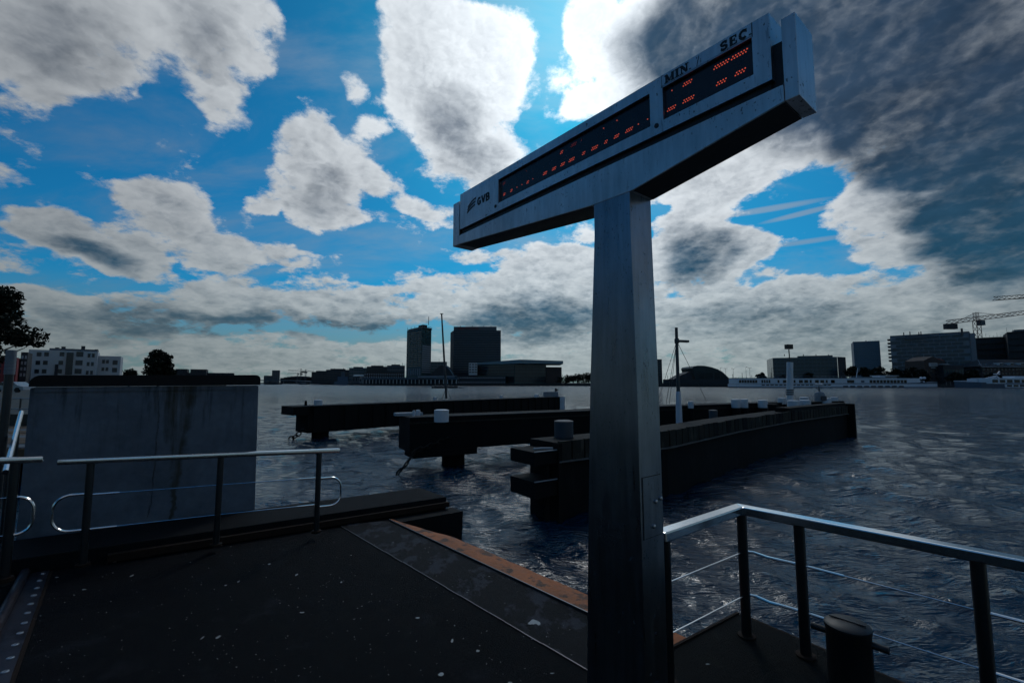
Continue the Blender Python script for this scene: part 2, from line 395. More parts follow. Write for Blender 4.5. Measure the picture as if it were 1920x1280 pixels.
# ------------------------------------------------------------------ building blocks
def root_of(o):
    while o.parent: o = o.parent
    return o
class MB:
    """collects shapes in world coordinates; build() links them as one mesh object"""
    def __init__(s): s.v, s.f = [], []
    def add(s, vs, fs):
        n = len(s.v); s.v += [tuple(q) for q in vs]; s.f += [tuple(i + n for i in f) for f in fs]; return s
    def prism(s, poly, z0, z1):
        """footprint (x, y) list, z0 / z1 level or per-corner lists"""
        n = len(poly)
        a = z0 if isinstance(z0, (list, tuple)) else [z0] * n
        b = z1 if isinstance(z1, (list, tuple)) else [z1] * n
        area = sum(poly[i][0] * poly[(i + 1) % n][1] - poly[(i + 1) % n][0] * poly[i][1] for i in range(n))
        idx = list(range(n)) if area > 0 else list(range(n))[::-1]
        vs = [(poly[i][0], poly[i][1], a[i]) for i in idx] + [(poly[i][0], poly[i][1], b[i]) for i in idx]
        fs = [tuple(range(n))[::-1], tuple(range(n, 2 * n))] + [(i, (i + 1) % n, n + (i + 1) % n, n + i) for i in range(n)]
        return s.add(vs, fs)
    def box(s, x0, x1, y0, y1, z0, z1): return s.prism([(x0, y0), (x1, y0), (x1, y1), (x0, y1)], z0, z1)
    def obox(s, c, ax, ay, az, hx, hy, hz):
        c = Vector(c); ax, ay, az = Vector(ax).normalized() * hx, Vector(ay).normalized() * hy, Vector(az).normalized() * hz
        vs = [c + ax * i + ay * j + az * k for k in (-1, 1) for j in (-1, 1) for i in (-1, 1)]
        return s.add(vs, [(0, 2, 3, 1), (4, 5, 7, 6), (0, 1, 5, 4), (2, 6, 7, 3), (0, 4, 6, 2), (1, 3, 7, 5)])
    def bar(s, a, b, w, h, up=(0, 0, 1)):
        a, b = Vector(a), Vector(b); d = (b - a)
        side = d.cross(Vector(up))
        if side.length < 1e-6: side = Vector((1, 0, 0))
        return s.obox((a + b) / 2, d, side, side.cross(d), d.length / 2, w / 2, h / 2)
    def tube(s, pts, r, n=8, cap=True):
        pts = [Vector(p) for p in pts]; rs = r if isinstance(r, (list, tuple)) else [r] * len(pts)
        vs, fs = [], []
        up = Vector((0, 0, 1))
        prev = None
        for i, p in enumerate(pts):
            d = ((pts[min(i + 1, len(pts) - 1)] - pts[max(i - 1, 0)])).normalized()
            u = prev - d * prev.dot(d) if prev is not None else d.cross(up)
            if u.length < 1e-4: u = d.cross(Vector((1, 0, 0)))
            u.normalize(); prev = u; w = d.cross(u)
            vs += [p + (u * cos(2 * pi * k / n) + w * sin(2 * pi * k / n)) * rs[i] for k in range(n)]
        for i in range(len(pts) - 1):
            fs += [(i * n + k, i * n + (k + 1) % n, (i + 1) * n + (k + 1) % n, (i + 1) * n + k) for k in range(n)]
        if cap:
            fs += [tuple(range(n))[::-1], tuple((len(pts) - 1) * n + k for k in range(n))]
        return s.add(vs, fs)
    def lathe(s, c, prof, n=20):
        """profile of (radius, z) from bottom to top round the vertical through c"""
        vs = [(c[0] + r * cos(2 * pi * k / n), c[1] + r * sin(2 * pi * k / n), z) for r, z in prof for k in range(n)]
        m = len(prof)
        fs = [(i * n + k, i * n + (k + 1) % n, (i + 1) * n + (k + 1) % n, (i + 1) * n + k) for i in range(m - 1) for k in range(n)]
        fs += [tuple(range(n))[::-1], tuple((m - 1) * n + k for k in range(n))]
        return s.add(vs, fs)
    def ribbon(s, pts, w, O, ex, ez, en, t=.002):
        """flat stroke of width w through 2-D points, on the plane O + ex*x + ez*y, raised t along en"""
        for (x0, y0), (x1, y1) in zip(pts[:-1], pts[1:]):
            dx, dy = x1 - x0, y1 - y0; l = sqrt(dx * dx + dy * dy) or 1
            a = O + ex * ((x0 + x1) / 2) + ez * ((y0 + y1) / 2) + en * t / 2
            s.obox(a, ex * dx + ez * dy, ex * -dy + ez * dx, en, l / 2 + w * .15, w / 2, t / 2)
        return s
    def build(s, name, m, parent=None, smooth=False, bevel=0.0, kind=None):
        me = bpy.data.meshes.new(name)
        P = np.array(s.v, dtype=float)
        if parent is not None: off = np.array(root_of(parent).location)
        else:
            off = np.array([(P[:, 0].min() + P[:, 0].max()) / 2, (P[:, 1].min() + P[:, 1].max()) / 2, P[:, 2].min()])
        me.from_pydata((P - off).tolist(), [], s.f)
        me.update()
        if bevel:
            bm = bmesh.new(); bm.from_mesh(me)
            bmesh.ops.bevel(bm, geom=[e for e in bm.edges], offset=bevel, segments=2, affect='EDGES', profile=.6, clamp_overlap=True)
            bm.to_mesh(me); bm.free()
        if smooth:
            bm = bmesh.new(); bm.from_mesh(me)
            for f in bm.faces: f.smooth = True
            for e in bm.edges:
                if len(e.link_faces) == 2 and e.calc_face_angle(0) > .7: e.smooth = False
            bm.to_mesh(me); bm.free()
        me.materials.append(MATS[m])
        o = bpy.data.objects.new(name, me); COL.objects.link(o)
        if parent is not None: o.parent = parent
        else: o.location = off
        if kind: o['kind'] = kind
        return o
def tag(o, label, cat, group=None):
    o['label'] = label; o['category'] = cat
    if group: o['group'] = group
    return o
def thing(name, label, cat, loc, group=None):
    o = bpy.data.objects.new(name, None); COL.objects.link(o)
    o.location = loc; o.empty_display_size = .2
    return tag(o, label, cat, group)
def copy_to(o, loc, parent):
    c = o.copy(); COL.objects.link(c); c.parent = parent; c.location = loc
    return c
def arc(c, a, b, a0, a1, n=8):
    """points c + a*cos + b*sin"""
    c, a, b = Vector(c), Vector(a), Vector(b)
    return [c + a * cos(a0 + (a1 - a0) * i / n) + b * sin(a0 + (a1 - a0) * i / n) for i in range(n + 1)]
def text_mesh(txt, name, m, parent, O, ex, ez, en, height, width=None, thick=.01):
    cu = bpy.data.curves.new(name, 'FONT'); cu.body = txt; cu.size = 1.0; cu.extrude = .5; cu.resolution_u = 2
    to = bpy.data.objects.new(name, cu); COL.objects.link(to)
    dg = bpy.context.evaluated_depsgraph_get(); me0 = to.evaluated_get(dg).to_mesh()
    P = np.array([v.co[:] for v in me0.vertices]); F = [tuple(p.vertices) for p in me0.polygons]
    bpy.data.objects.remove(to)
    P[:, 0] -= P[:, 0].min(); P[:, 1] -= P[:, 1].min()
    k = height / P[:, 1].max(); kx = (width / P[:, 0].max()) if width else k
    mb = MB(); mb.add([O + ex * (q[0] * kx) + ez * (q[1] * k) + en * ((q[2] + .5) * thick) for q in P], F)
    return mb.build(name, m, parent)

# ------------------------------------------------------------------ the river
def make_water():
    na, nr = 720, 620
    az = np.radians(np.linspace(-84, 84, na))
    r = np.concatenate([[.6, 1.2], 1.8 * (2600 / 1.8) ** np.linspace(0, 1, nr - 2)])
    A, Rr = np.meshgrid(az, r)
    X, Y = Rr * np.sin(A), Rr * np.cos(A)
    step = np.maximum(Rr * (az[1] - az[0]), Rr * .0118)
    Z = np.zeros_like(X); DX = np.zeros_like(X); DY = np.zeros_like(X)
    rng = np.random.default_rng(3)
    for i in range(70):
        lam = .26 * (3.4 / .26) ** rng.random()
        th = radians(205) + rng.normal() * .75
        k = 2 * pi / lam
        a = .0046 * lam ** .85 * (.5 + rng.random())
        a = a * np.clip(1.4 - step * 3.0 / lam, 0, 1)
        ph = rng.random() * 6.283 + k * (X * cos(th) + Y * sin(th)) + 1.3 * np.sin(X * .11 + i) + 1.1 * np.sin(Y * .13 + 2 * i)
        Z += a * np.cos(ph); DX -= .8 * a * cos(th) * np.sin(ph); DY -= .8 * a * sin(th) * np.sin(ph)
    P = np.stack([X + DX, Y + DY, Z + WATER], -1).reshape(-1, 3)
    i = np.arange(nr - 1)[:, None] * na + np.arange(na - 1)[None, :]
    q = np.stack([i, i + 1, i + na + 1, i + na], -1).reshape(-1, 4)[:, ::-1]
    me = bpy.data.meshes.new('river')
    me.vertices.add(len(P)); me.vertices.foreach_set('co', P.ravel())
    me.loops.add(q.size); me.loops.foreach_set('vertex_index', q.ravel().astype(np.int32))
    me.polygons.add(len(q)); me.polygons.foreach_set('loop_start', np.arange(0, q.size, 4, dtype=np.int32))
    me.polygons.foreach_set('loop_total', np.full(len(q), 4, dtype=np.int32))
    me.polygons.foreach_set('use_smooth', np.ones(len(q), dtype=bool))
    me.update(); me.validate()
    me.materials.append(MATS['water'])
    o = bpy.data.objects.new('river', me); COL.objects.link(o); o['kind'] = 'structure'
make_water()

# ------------------------------------------------------------------ landing deck (a gentle ramp down to the water)
RB = Vector((.74, .67, 0)).normalized()
def RZ(x, y): return .064 - .048 * (RB.x * x + RB.y * y)
def onr(px, py, dz=0.0):
    r = ray(px, py)
    t = (HEYE - .064 - dz) / (-r.z - .048 * (RB.x * r.x + RB.y))
    return Vector((r.x * t, t, HEYE + r.z * t))
def ramp_prism(mb, pts, dz0, dz1):
    return mb.prism([(p.x, p.y) for p in pts], [RZ(p.x, p.y) + dz0 for p in pts], [RZ(p.x, p.y) + dz1 for p in pts])
fi0, fi1 = onr(730, 976), onr(1100, 1151)              # inner edge of the timber fender
fd = (fi1 - fi0).normalized()
fi2 = fi1 + fd * .95
bl0 = onr(95, 1063)
bd = (fi0 - bl0).normalized()
back = bl0 - bd * 6
deck = ramp_prism(MB(), [fi0, fi2, fi2 + Vector((7, -7, 0)), Vector((7, -25, 0)), Vector((-22, -25, 0)), Vector((back.x, back.y, 0))], -.35, 0).build('landing_deck', 'deck', kind='structure')
# worn strip, weld seam and steel edge along the water side
s0, s1 = onr(640, 987), onr(1100, 1256)
sd = (s1 - s0).normalized()
ramp_prism(MB(), [s0 - sd * .1, s1 + sd * .6, fi2, fi0], -.02, .004).build('worn_edge_strip', 'worn_strip', deck)
mb = MB()
for i in range(24):
    a = s0 + sd * ((s1 - s0).length * i / 20); b = s0 + sd * ((s1 - s0).length * (i + .985) / 20)
    j = Vector((random.uniform(-.004, .004), random.uniform(-.004, .004), 0))
    mb.bar(a + j + Vector((0, 0, .005)), b + j + Vector((0, 0, .005)), .010, .006)
mb.build('weld_seam', 'plate', deck)
e0, e1 = fi0 + Vector((0, 0, .012)), fi2 + Vector((0, 0, .012))
MB().bar(e0, e1, .010, .022).build('steel_edge', 'edge_steel', deck)
# timber fender along the deck's edge
fo0, fo1 = onr(812, 988, -.03), onr(1100, 1119, -.03)
fod = (fo1 - fo0).normalized(); fo2 = fo1 + fod * .9
nrm = Vector((fd.y, -fd.x, 0)); nrm = nrm if nrm.dot(fo1 - fi1) > 0 else -nrm
t = thing('timber_fender', 'worn reddish brown timber fender along the deck edge behind the sign post', 'fender', (fi1.x, fi1.y, RZ(fi1.x, fi1.y)))
wid = (fo1 - fi1).dot(nrm)
q0, q1 = fi0 + nrm * .012, fi2 + nrm * .012
mb = MB(); ns = 26
for i in range(ns + 1):
    a = q0.lerp(q1, i / ns); w = wid * min(1, .12 + i / ns * 3.2)
    z = RZ(a.x, a.y)
    for (u, h) in ((0, -.3), (0, .018), (w * .35, .022), (w * .8, .006), (w, -.035), (w * 1.02, -.32)):
        jj = random.uniform(-.004, .004)
        mb.v.append((a.x + nrm.x * u, a.y + nrm.y * u, z + h + jj))
for i in range(ns):
    for k in range(5): mb.f.append((i * 6 + k, i * 6 + k + 1, i * 6 + 7 + k, i * 6 + 6 + k))
mb.f.append(tuple(range(6))); mb.f.append(tuple(ns * 6 + k for k in range(6))[::-1])
mb.build('beam', 'timber', t, smooth=True)
MB().bar(q0 + nrm * (wid + .05) + Vector((0, 0, -.3)), q1 + nrm * (wid + .05) + Vector((0, 0, -.3)), .06, .3).build('lower_beam', 'guide', t)

# right-hand platform, level, with a rail round its corner
C1 = on(1386, 1150, 0); C2 = on(1250, 1222, 0)
pb = (C1 - C2).normalized(); pa = Vector((pb.y, -pb.x, 0))
C3 = C1 - pb * 1.42
plat = MB().prism([(p.x, p.y) for p in (C1, C3, C3 + pa * 12, C1 + pa * 12)], -.6, 0).build('corner_platform', 'platform', kind='structure')
MB().bar(C3 + Vector((0, 0, -.04)) - pa * .01, C1 + Vector((0, 0, -.04)) - pa * .01, .02, .1).build('edge_strip', 'dark_rust', plat)
MB().bar(C1 + pb * .012 + Vector((0, 0, -.05)), C1 + pb * .012 + pa * 9 + Vector((0, 0, -.05)), .02, .1).build('edge_strip', 'dark_rust', plat)

# ledge of rough concrete behind the left rail
LN0, LN1 = onr(500, 980, .15), onr(837, 931, .15)
LF0, LF1 = onr(500, 951, .15), onr(787, 914, .15)
ld = (LN1 - LN0).normalized(); lf = (LF1 - LF0).normalized()
a_, b_ = LN0 - ld * 7, LF0 - lf * 7
lz = lambda p, d: RZ(p.x, p.y) + d
pts = [LN1, LF1, b_, a_]
ledge = MB().prism([(p.x, p.y) for p in pts], -1.6, [lz(p, .15) for p in pts]).build('quay_ledge', 'ledge', kind='structure', bevel=.012)
u = Vector((ld.y, -ld.x, 0))
MB().bar(LN1 + u * .05 - ld * 4 + Vector((0, 0, -.10)), LN1 + u * .05 + Vector((0, 0, -.10)), .07, .07).build('rusty_angle', 'dark_rust', ledge)
MB().bar(LN1 + u * .16 - ld * 2.5 + Vector((0, 0, -.72)), LN1 + u * .16 + ld * .07 + Vector((0, 0, -.72)), .3, 1.1).build('pier_block', 'guide_side', ledge)

# steel threshold with bolts, bottom left
pl = [onr(58, 1068), onr(94, 1066), onr(14, 1290), onr(-78, 1330)]
t = thing('steel_threshold', 'bolted steel threshold plate crossing the deck at the lower left', 'threshold', onr(40, 1160))
ramp_prism(MB(), pl, .001, .012).build('plate', 'plate', t)
ramp_prism(MB(), [pl[1], pl[1] + Vector((.03, 0, 0)), pl[2] + Vector((.03, 0, 0)), pl[2]], .001, .006).build('sealant_joint', 'dark_rust', t)
for (x, y) in ((80, 1078), (74, 1091), (69, 1105), (63, 1119), (57, 1135), (51, 1152), (45, 1171), (37, 1190), (28, 1212), (19, 1237), (9, 1263)):
    p = onr(x, y)
    MB().lathe((p.x, p.y), [(.019, p.z + .011), (.019, p.z + .016), (.012, p.z + .019), (.011, p.z + .016)], 12).build('bolt', 'bolt', t, smooth=True)
p0, p1 = onr(50, 1072), onr(-30, 1225)
tag(MB().tube([p0 + Vector((0, 0, .03)), p1 + Vector((0, 0, .03)), p1 + (p1 - p0) * .6 + Vector((0, 0, .03))], .035, 12).build('hinge_pipe', 'plate', smooth=True),
    'dark steel hinge pipe lying left of the bolted threshold plate', 'pipe')

# flecks of gum, droppings and paint on the deck: nobody could count them
mb = MB(); rnd = random.Random(5)
spots = [(1001, 1167, 15), (1010, 1170, 9), (994, 1170, 7), (783, 1159, 6), (848, 1202, 7), (896, 1221, 7), (827, 1265, 9), (1036, 1263, 5), (957, 1281, 6), (566, 1149, 6), (408, 1196, 9), (379, 1197, 5), (247, 1080, 6), (106, 1083, 5), (157, 1106, 5), (447, 1091, 4), (505, 1058, 5), (423, 1098, 4), (556, 1078, 5), (1327, 1246, 5), (215, 1054, 5), (203, 1055, 5), (280, 1042, 5), (640, 1092, 4)]
for _ in range(420):
    spots.append((rnd.uniform(40, 1090), rnd.uniform(1010, 1278), rnd.choice((.7, .8, 1.0, 1.2, 1.5, 2.0))))
for (x, y, s) in spots:
    p = on(x, y, 0) if x > 1255 else onr(x, y)
    zz = (0 if x > 1255 else RZ(p.x, p.y)) + .0065
    rr = s * p.y / FPX * .55
    k = 7 if s < 10 else 17
    ph = rnd.random() * 6
    el = rnd.uniform(.5, 1.6)
    vs = [(p.x + rr * el * cos(ph + 6.283 * i / k) * rnd.uniform(.6, 1.3), p.y + rr / el * sin(ph + 6.283 * i / k) * rnd.uniform(.6, 1.3), zz) for i in range(k)]
    mb.add(vs + [(p.x, p.y, zz + .002)], [(i, (i + 1) % k, k) for i in range(k)])
o = mb.build('deck_flecks', 'speck', kind='stuff'); o['label'] = 'pale flecks of gum and droppings scattered over the black deck'

# ------------------------------------------------------------------ concrete wall
W0, W1 = onr(30, 1007, .15), onr(481, 952, .15)
wl = Vector((W1.x - W0.x, W1.y - W0.y, 0)).length
wd = Vector((W1.x - W0.x, W1.y - W0.y, 0)) / wl; wn = Vector((-wd.y, wd.x, 0))
def wall_material():
    '''weathered concrete: clouds of tone, vertical run-off streaks, a rusty run below the crack'''
    m = bpy.data.materials.new('concrete'); m.use_nodes = True
    nt = m.node_tree; g = G(nt); b = nt.nodes['Principled BSDF']
    pos = g.n('ShaderNodeNewGeometry').outputs['Position']
    u = g.v('DOT_PRODUCT', g.v('SUBTRACT', pos, (W0.x, W0.y, 0)), (wd.x, wd.y, 0))
    z = g.sep(pos)[2]
    n1 = g.noise(pos, 1.5, 7, .62)
    n2 = g.noise(pos, 14, 5, .6)
    st = g.noise(g.comb(g.m('MULTIPLY', u, 9.0), g.m('MULTIPLY', z, .8), 0.0), 1.0, 6, .65)
    f = g.m('ADD', g.m('MULTIPLY_ADD', g.m('SUBTRACT', n1, .5), 1.5, 1.0), g.m('MULTIPLY', g.m('SUBTRACT', n2, .5), .5))
    c = g.v('SCALE', (.112, .132, .160), sc=f)
    topf = g.ss(z, .7, 1.75)
    c = g.mix(g.m('MULTIPLY', g.m('MULTIPLY', g.ss(st, .48, .66), topf), .62), c, (.022, .024, .024, 1))
    uc = g.m('SUBTRACT', u, (297 - 40) / 443 * wl)
    wob = g.m('MULTIPLY_ADD', g.m('SUBTRACT', g.noise(pos, 5, 4, .6), .5), .22, uc)
    wid = g.ss(z, .2, 1.75, .03, .20)
    band = g.ss(g.m('DIVIDE', g.m('ABSOLUTE', wob), wid), 1.0, .25)
    c = g.mix(g.m('MULTIPLY', g.m('MULTIPLY', band, g.ss(st, .30, .60)), .8), c, (.040, .030, .013, 1))
    g.put(b.inputs['Base Color'], c); b.inputs['Roughness'].default_value = .85; b.inputs['Specular IOR Level'].default_value = .2
    bp = g.n('ShaderNodeBump'); bp.inputs['Strength'].default_value = .35; bp.inputs['Distance'].default_value = .02
    g.put(bp.inputs['Height'], g.m('MULTIPLY_ADD', n2, .5, n1)); nt.links.new(bp.outputs[0], b.inputs['Normal'])
    MATS['concrete'] = m
wall_material()
t = thing('concrete_wall', 'blue grey concrete wall slab with black cap and a rusty streak', 'wall', (W0.x, W0.y, .1))
zt0 = at(50, 727, W0.y).z; zt1 = at(483, 723, W1.y).z
tp = W1 - wd * .045                                   # the right edge leans in a little
mb = MB()
lo = [(p.x, p.y, -.9) for p in (W0, W1, W1 + wn * .45, W0 + wn * .45)]
hi = [(W0.x, W0.y, zt0), (tp.x, tp.y, zt1), (tp.x + wn.x * .45, tp.y + wn.y * .45, zt1), (W0.x + wn.x * .45, W0.y + wn.y * .45, zt0)]
mb.add(lo + hi, [(3, 2, 1, 0), (4, 5, 6, 7)] + [(i, (i + 1) % 4, 4 + (i + 1) % 4, 4 + i) for i in range(4)])
mb.build('wall_body', 'concrete', t, bevel=.015)
zc0 = at(52, 703, W0.y).z; zc1 = at(483, 703, W1.y).z
def wallp(s, z, off): return Vector((W0.x, W0.y, 0)) + wd * s + wn * off + Vector((0, 0, z))
mb = MB()
prof = []
ca, cb = -.01, wl - .035
for (s, z) in [(ca, zt0 + .012)] + [(ca + .09 - .09 * cos(q), zc0 - .09 + .09 * sin(q)) for q in (.2, .6, 1.0, 1.3, 1.57)] + [(cb - .06 + .06 * sin(q), zc1 - .06 + .06 * cos(q)) for q in (0, .4, .9, 1.3)] + [(cb, zt1 + .012)]:
    prof.append((s, z))
n = len(prof)
mb.add([wallp(s, z, -.035) for s, z in prof] + [wallp(s, z, .49) for s, z in prof], [tuple(range(n)), tuple(range(n, 2 * n))[::-1]] + [(i, n + i, n + (i + 1) % n, (i + 1) % n) for i in range(n)])
mb.build('coping', 'cap', t)
MB().bar(wallp(.03, zt0 - .02, -.008), wallp(wl - .065, zt1 - .02, -.008), .012, .05).build('top_band', 'concrete', t)
# crack with rusty run-off: an irregular stain 2 mm proud and the crack itself
def wallpx(x, y, off):
    r = ray(x, y); Q = Vector((W0.x, W0.y, 0)) + wn * off
    tt = (Q.x * wn.x + Q.y * wn.y) / (r.x * wn.x + r.y * wn.y)
    return Vector((r.x * tt, tt, HEYE + r.z * tt))
crk = [(297, 726), (296, 750), (299, 780), (294, 810), (292, 840), (291, 870), (286, 905), (284, 940), (276, 968)]
mb = MB()
for (a, b) in zip(crk[:-1], crk[1:]):
    for k in range(3):
        f0, f1 = k / 3, (k + 1) / 3
        j = random.uniform(-2, 2)
        mb.bar(wallpx(a[0] + (b[0] - a[0]) * f0 + j, a[1] + (b[1] - a[1]) * f0, -.002), wallpx(a[0] + (b[0] - a[0]) * f1 - j * .4, a[1] + (b[1] - a[1]) * f1 + 2, -.002), .003, .006, up=wn)
mb.build('crack', 'black', t)
# ------------------------------------------------------------------ railings
def square_post(mbp, b, zt, r): return mbp.lathe((b.x, b.y), [(r, b.z), (r, zt)], 16)
def cable(root, pts, r=.004, name='cable'): return MB().tube(pts, r, 6).build(name, 'rail_steel', root, smooth=True)

def vpost(px, yb, yt, h):
    """upright of known height from the rows of its foot and head"""
    Y = FPX * h / (yb - yt) * .995
    p = at(px, yb, Y); return p
L1, L2, L3 = vpost(155, 1058, 881, .90), vpost(405, 1021, 868, .90), vpost(593, 996, 858, .90)
rd = (L3 - L1).normalized()
rt = thing('left_guard_rail', 'steel guard rail with three posts in front of the concrete wall', 'railing', L2)
rt.name = 'guard_rail'
top = lambda P: Vector((P.x, P.y, P.z + .93))
def along_rail(px, z_of):
    """point over the foot line L1-L3 under photo column px"""
    a = (px - 960) / FPX
    # solve (L1.x + s*rd.x) = a*(L1.y + s*rd.y) roughly, ignoring the small pitch term
    s = (a * L1.y - L1.x) / (rd.x - a * rd.y)
    return L1 + rd * s + Vector((0, 0, z_of))
A, B = along_rail(127 - 3, .93), along_rail(642, .93)
def handrail(a, b, root, w=.075, h=.05):
    return MB().bar(a, b, w, h).build('handrail', 'rail_steel', root, bevel=.012, smooth=True)
handrail(A, B, rt)
for P in (L1, L2, L3):
    square_post(MB(), P - Vector((0, 0, .02)), P.z + .91, .03).build('post', 'post_steel', rt, smooth=True)
    MB().lathe((P.x, P.y), [(.055, P.z - .01), (.055, P.z + .012), (.035, P.z + .016)], 14).build('base_plate', 'dark_rust', rt, smooth=True)
up = Vector((0, 0, 1))
def loop(P, d, zlo, zhi, length, root):
    """rounded end bracket: two bars joined by a half round"""
    r = (zhi - zlo) / 2; rc = min(r * .75, length * .8)
    pts = [P + up * zhi, P + d * (length - rc) + up * zhi]
    pts += arc(P + d * (length - rc) + up * (zhi - rc), d * rc, up * rc, pi / 2, 0, 7)
    pts += arc(P + d * (length - rc) + up * (zlo + rc), d * rc, up * -rc, 0, pi / 2, 7)
    pts += [P + up * zlo]
    return MB().tube(pts, .0115, 8).build('end_loop', 'rail_steel', root, smooth=True)
loop(L1, -rd, .31, .63, .23, rt)
loop(L3, rd, .28, .61, .27, rt)
for z in (.62, .31):
    cable(rt, [L1 + up * z, L2 + up * z, L3 + up * z], .005)
    for P, s in ((L1, 1), (L3, -1)):
        MB().tube([P + rd * .03 * s + up * z, P + rd * .22 * s + up * z], .009, 8).build('cable_sleeve', 'rail_steel', rt, smooth=True)

r2 = thing('guard_rail', 'end of another steel guard rail cut off by the left edge', 'railing', (0, 0, 0))
Q1 = vpost(8, 1085, 881, .92); Q0 = Q1 - rd * 1.4
r2.location = Q1
handrail(Q0 + up * .94, Q1 + rd * .165 + up * .94, r2)
square_post(MB(), Q1 - up * .05, Q1.z + .92, .032).build('post', 'post_steel', r2, smooth=True)
MB().lathe((Q1.x, Q1.y), [(.055, Q1.z - .02), (.055, Q1.z + .012), (.035, Q1.z + .016)], 14).build('base_plate', 'dark_rust', r2, smooth=True)
loop(Q1, rd, .34, .64, .13, r2)
cable(r2, [Q0 + up * .64, Q1 + up * .64]); cable(r2, [Q0 + up * .34, Q1 + up * .34])

# right rail round the platform corner
RC = on(1386, 946, .90)
r3 = thing('guard_rail', 'dark steel corner guard rail with bright handrail right of the sign post', 'railing', (RC.x, RC.y, 0))
RA = on(1920, 1046, .90); ra = Vector((RA.x - RC.x, RA.y - RC.y, 0)).normalized()
RL = on(1245, 992, .90); rl = Vector((RL.x - RC.x, RL.y - RC.y, 0)).normalized()
mi = Vector((0, 0, 0))
hw, hh = .085, .06
n1, n2 = Vector((ra.y, -ra.x, 0)), Vector((-rl.y, rl.x, 0))
# mitred handrail: two prisms sharing the corner plane
def mitre(c, d, other, length, w):
    bis = (d + other).normalized()
    side = Vector((-d.y, d.x, 0))
    k = (w / 2) / max(.2, abs(bis.dot(side)))
    a, b = c + bis * k, c - bis * k
    a, b = (a, b) if (a - c).dot(side) > 0 else (b, a)
    e1, e2 = c + d * length + side * w / 2, c + d * length - side * w / 2
    return [(p.x, p.y) for p in (a, e1, e2, b)]
MB().prism(mitre(RC, ra, rl, 3.2, hw), .90 - hh, .90).build('handrail', 'rail_steel', r3, bevel=.008)
RLend = .98
MB().prism(mitre(RC, rl, ra, RLend, hw), .90 - hh, .898).build('handrail', 'rail_steel', r3, bevel=.008)
def rpost(P, r=.033):
    square_post(MB(), Vector((P.x, P.y, 0)), .845, r).build('post', 'post_steel', r3, smooth=True)
    MB().lathe((P.x, P.y), [(.06, 0), (.06, .012), (.036, .018)], 14).build('base_plate', 'dark_rust', r3, smooth=True)
PA = RC + rl * .035 + ra * .03
def under(px):
    a = (px - 960) / FPX
    s = (a * RC.y - RC.x) / (ra.x - a * ra.y); return RC + ra * s
PB, PC = under(1481), under(1800)
PD = RC + rl * .93
for P in (PA, PB, PC, PC + (PC - PB), PD): rpost(P)
for z in (.58, .28):
    pts = [Vector((P.x, P.y, z)) for P in (PD, PA)]
    cable(r3, pts)
    # bent tube round the corner, then the taut wire
    c0 = Vector((PA.x, PA.y, z)); b0 = Vector((PB.x, PB.y, z))
    d = (b0 - c0).normalized()
    MB().tube([c0 - rl * .02 + n1 * .0, c0 - rl * .035 + d * .06, c0 + d * .16, b0], .011, 8).build('bent_tube', 'rail_steel', r3, smooth=True)
    cable(r3, [b0, Vector((PC.x, PC.y, z)), Vector((PC.x, PC.y, z)) + ra * 1.2])
    MB().tube([b0 + ra * .03, b0 + ra * .24], .009, 8).build('cable_sleeve', 'rail_steel', r3, smooth=True)
    MB().tube([Vector((PC.x, PC.y, z)) + ra * .03, Vector((PC.x, PC.y, z)) + ra * .24], .009, 8).build('cable_sleeve', 'rail_steel', r3, smooth=True)

# bollard with a cross bar inside the right rail
bt = at(1589, 1168, 2.55)
t = thing('bollard', 'short black mooring bollard with cross bar inside the right rail', 'bollard', (bt.x, bt.y, 0))
rb = 34 / FPX * 2.55
MB().lathe((bt.x, bt.y), [(rb, 0), (rb, bt.z - .03), (rb * 1.04, bt.z - .025), (rb * 1.04, bt.z - .005), (rb * .9, bt.z + .006), (rb * .3, bt.z + .012)], 28).build('drum', 'black', t, smooth=True)
MB().tube([Vector((bt.x, bt.y, bt.z - .07)) - ra * .17, Vector((bt.x, bt.y, bt.z - .07)) + ra * .17], .017, 10).build('cross_bar', 'black', t, smooth=True)
MB().bar(Vector((bt.x, bt.y, bt.z + .014)) - ra * rb * .8, Vector((bt.x, bt.y, bt.z + .014)) + ra * rb * .8, .008, .006).build('lid_seam', 'underside', t)

# ------------------------------------------------------------------ countdown sign
SR = at(1441, 24, 1.8); SL = on(863, 365, SR.z)
E = Vector((SL.x - SR.x, SL.y - SR.y, 0)); SLEN = E.length; E.normalize()
Bk = Vector((E.y, -E.x, 0)); FRONT = -Bk
def sp(s, z, off=0.0): return Vector((SR.x, SR.y, SR.z)) + E * s + Bk * off + Vector((0, 0, z))
def spx(px, py, off=0.0):
    r = ray(px, py); o = Vector((0, 0, HEYE)); Q = SR + Bk * off
    tt = (Q - o).dot(Bk) / r.dot(Bk); p = o + r * tt
    return (p - Q).dot(E), p.z - SR.z
foot = sp(.86, 0, .1)
sg = thing('countdown_sign', 'tall steel ferry countdown sign on a tapered post with red dot display', 'sign', (foot.x, foot.y, RZ(foot.x, foot.y)))
def sbox(mb, s0_, s1_, z0, z1, o0, o1):
    vs = [sp(s, z, o) for z in (z0, z1) for o in (o0, o1) for s in (s0_, s1_)]
    return mb.add(vs, [(0, 2, 3, 1), (4, 5, 7, 6), (0, 1, 5, 4), (2, 6, 7, 3), (0, 4, 6, 2), (1, 3, 7, 5)])
def fix(o):
    bm = bmesh.new(); bm.from_mesh(o.data); bmesh.ops.recalc_face_normals(bm, faces=bm.faces); bm.to_mesh(o.data); bm.free(); return o
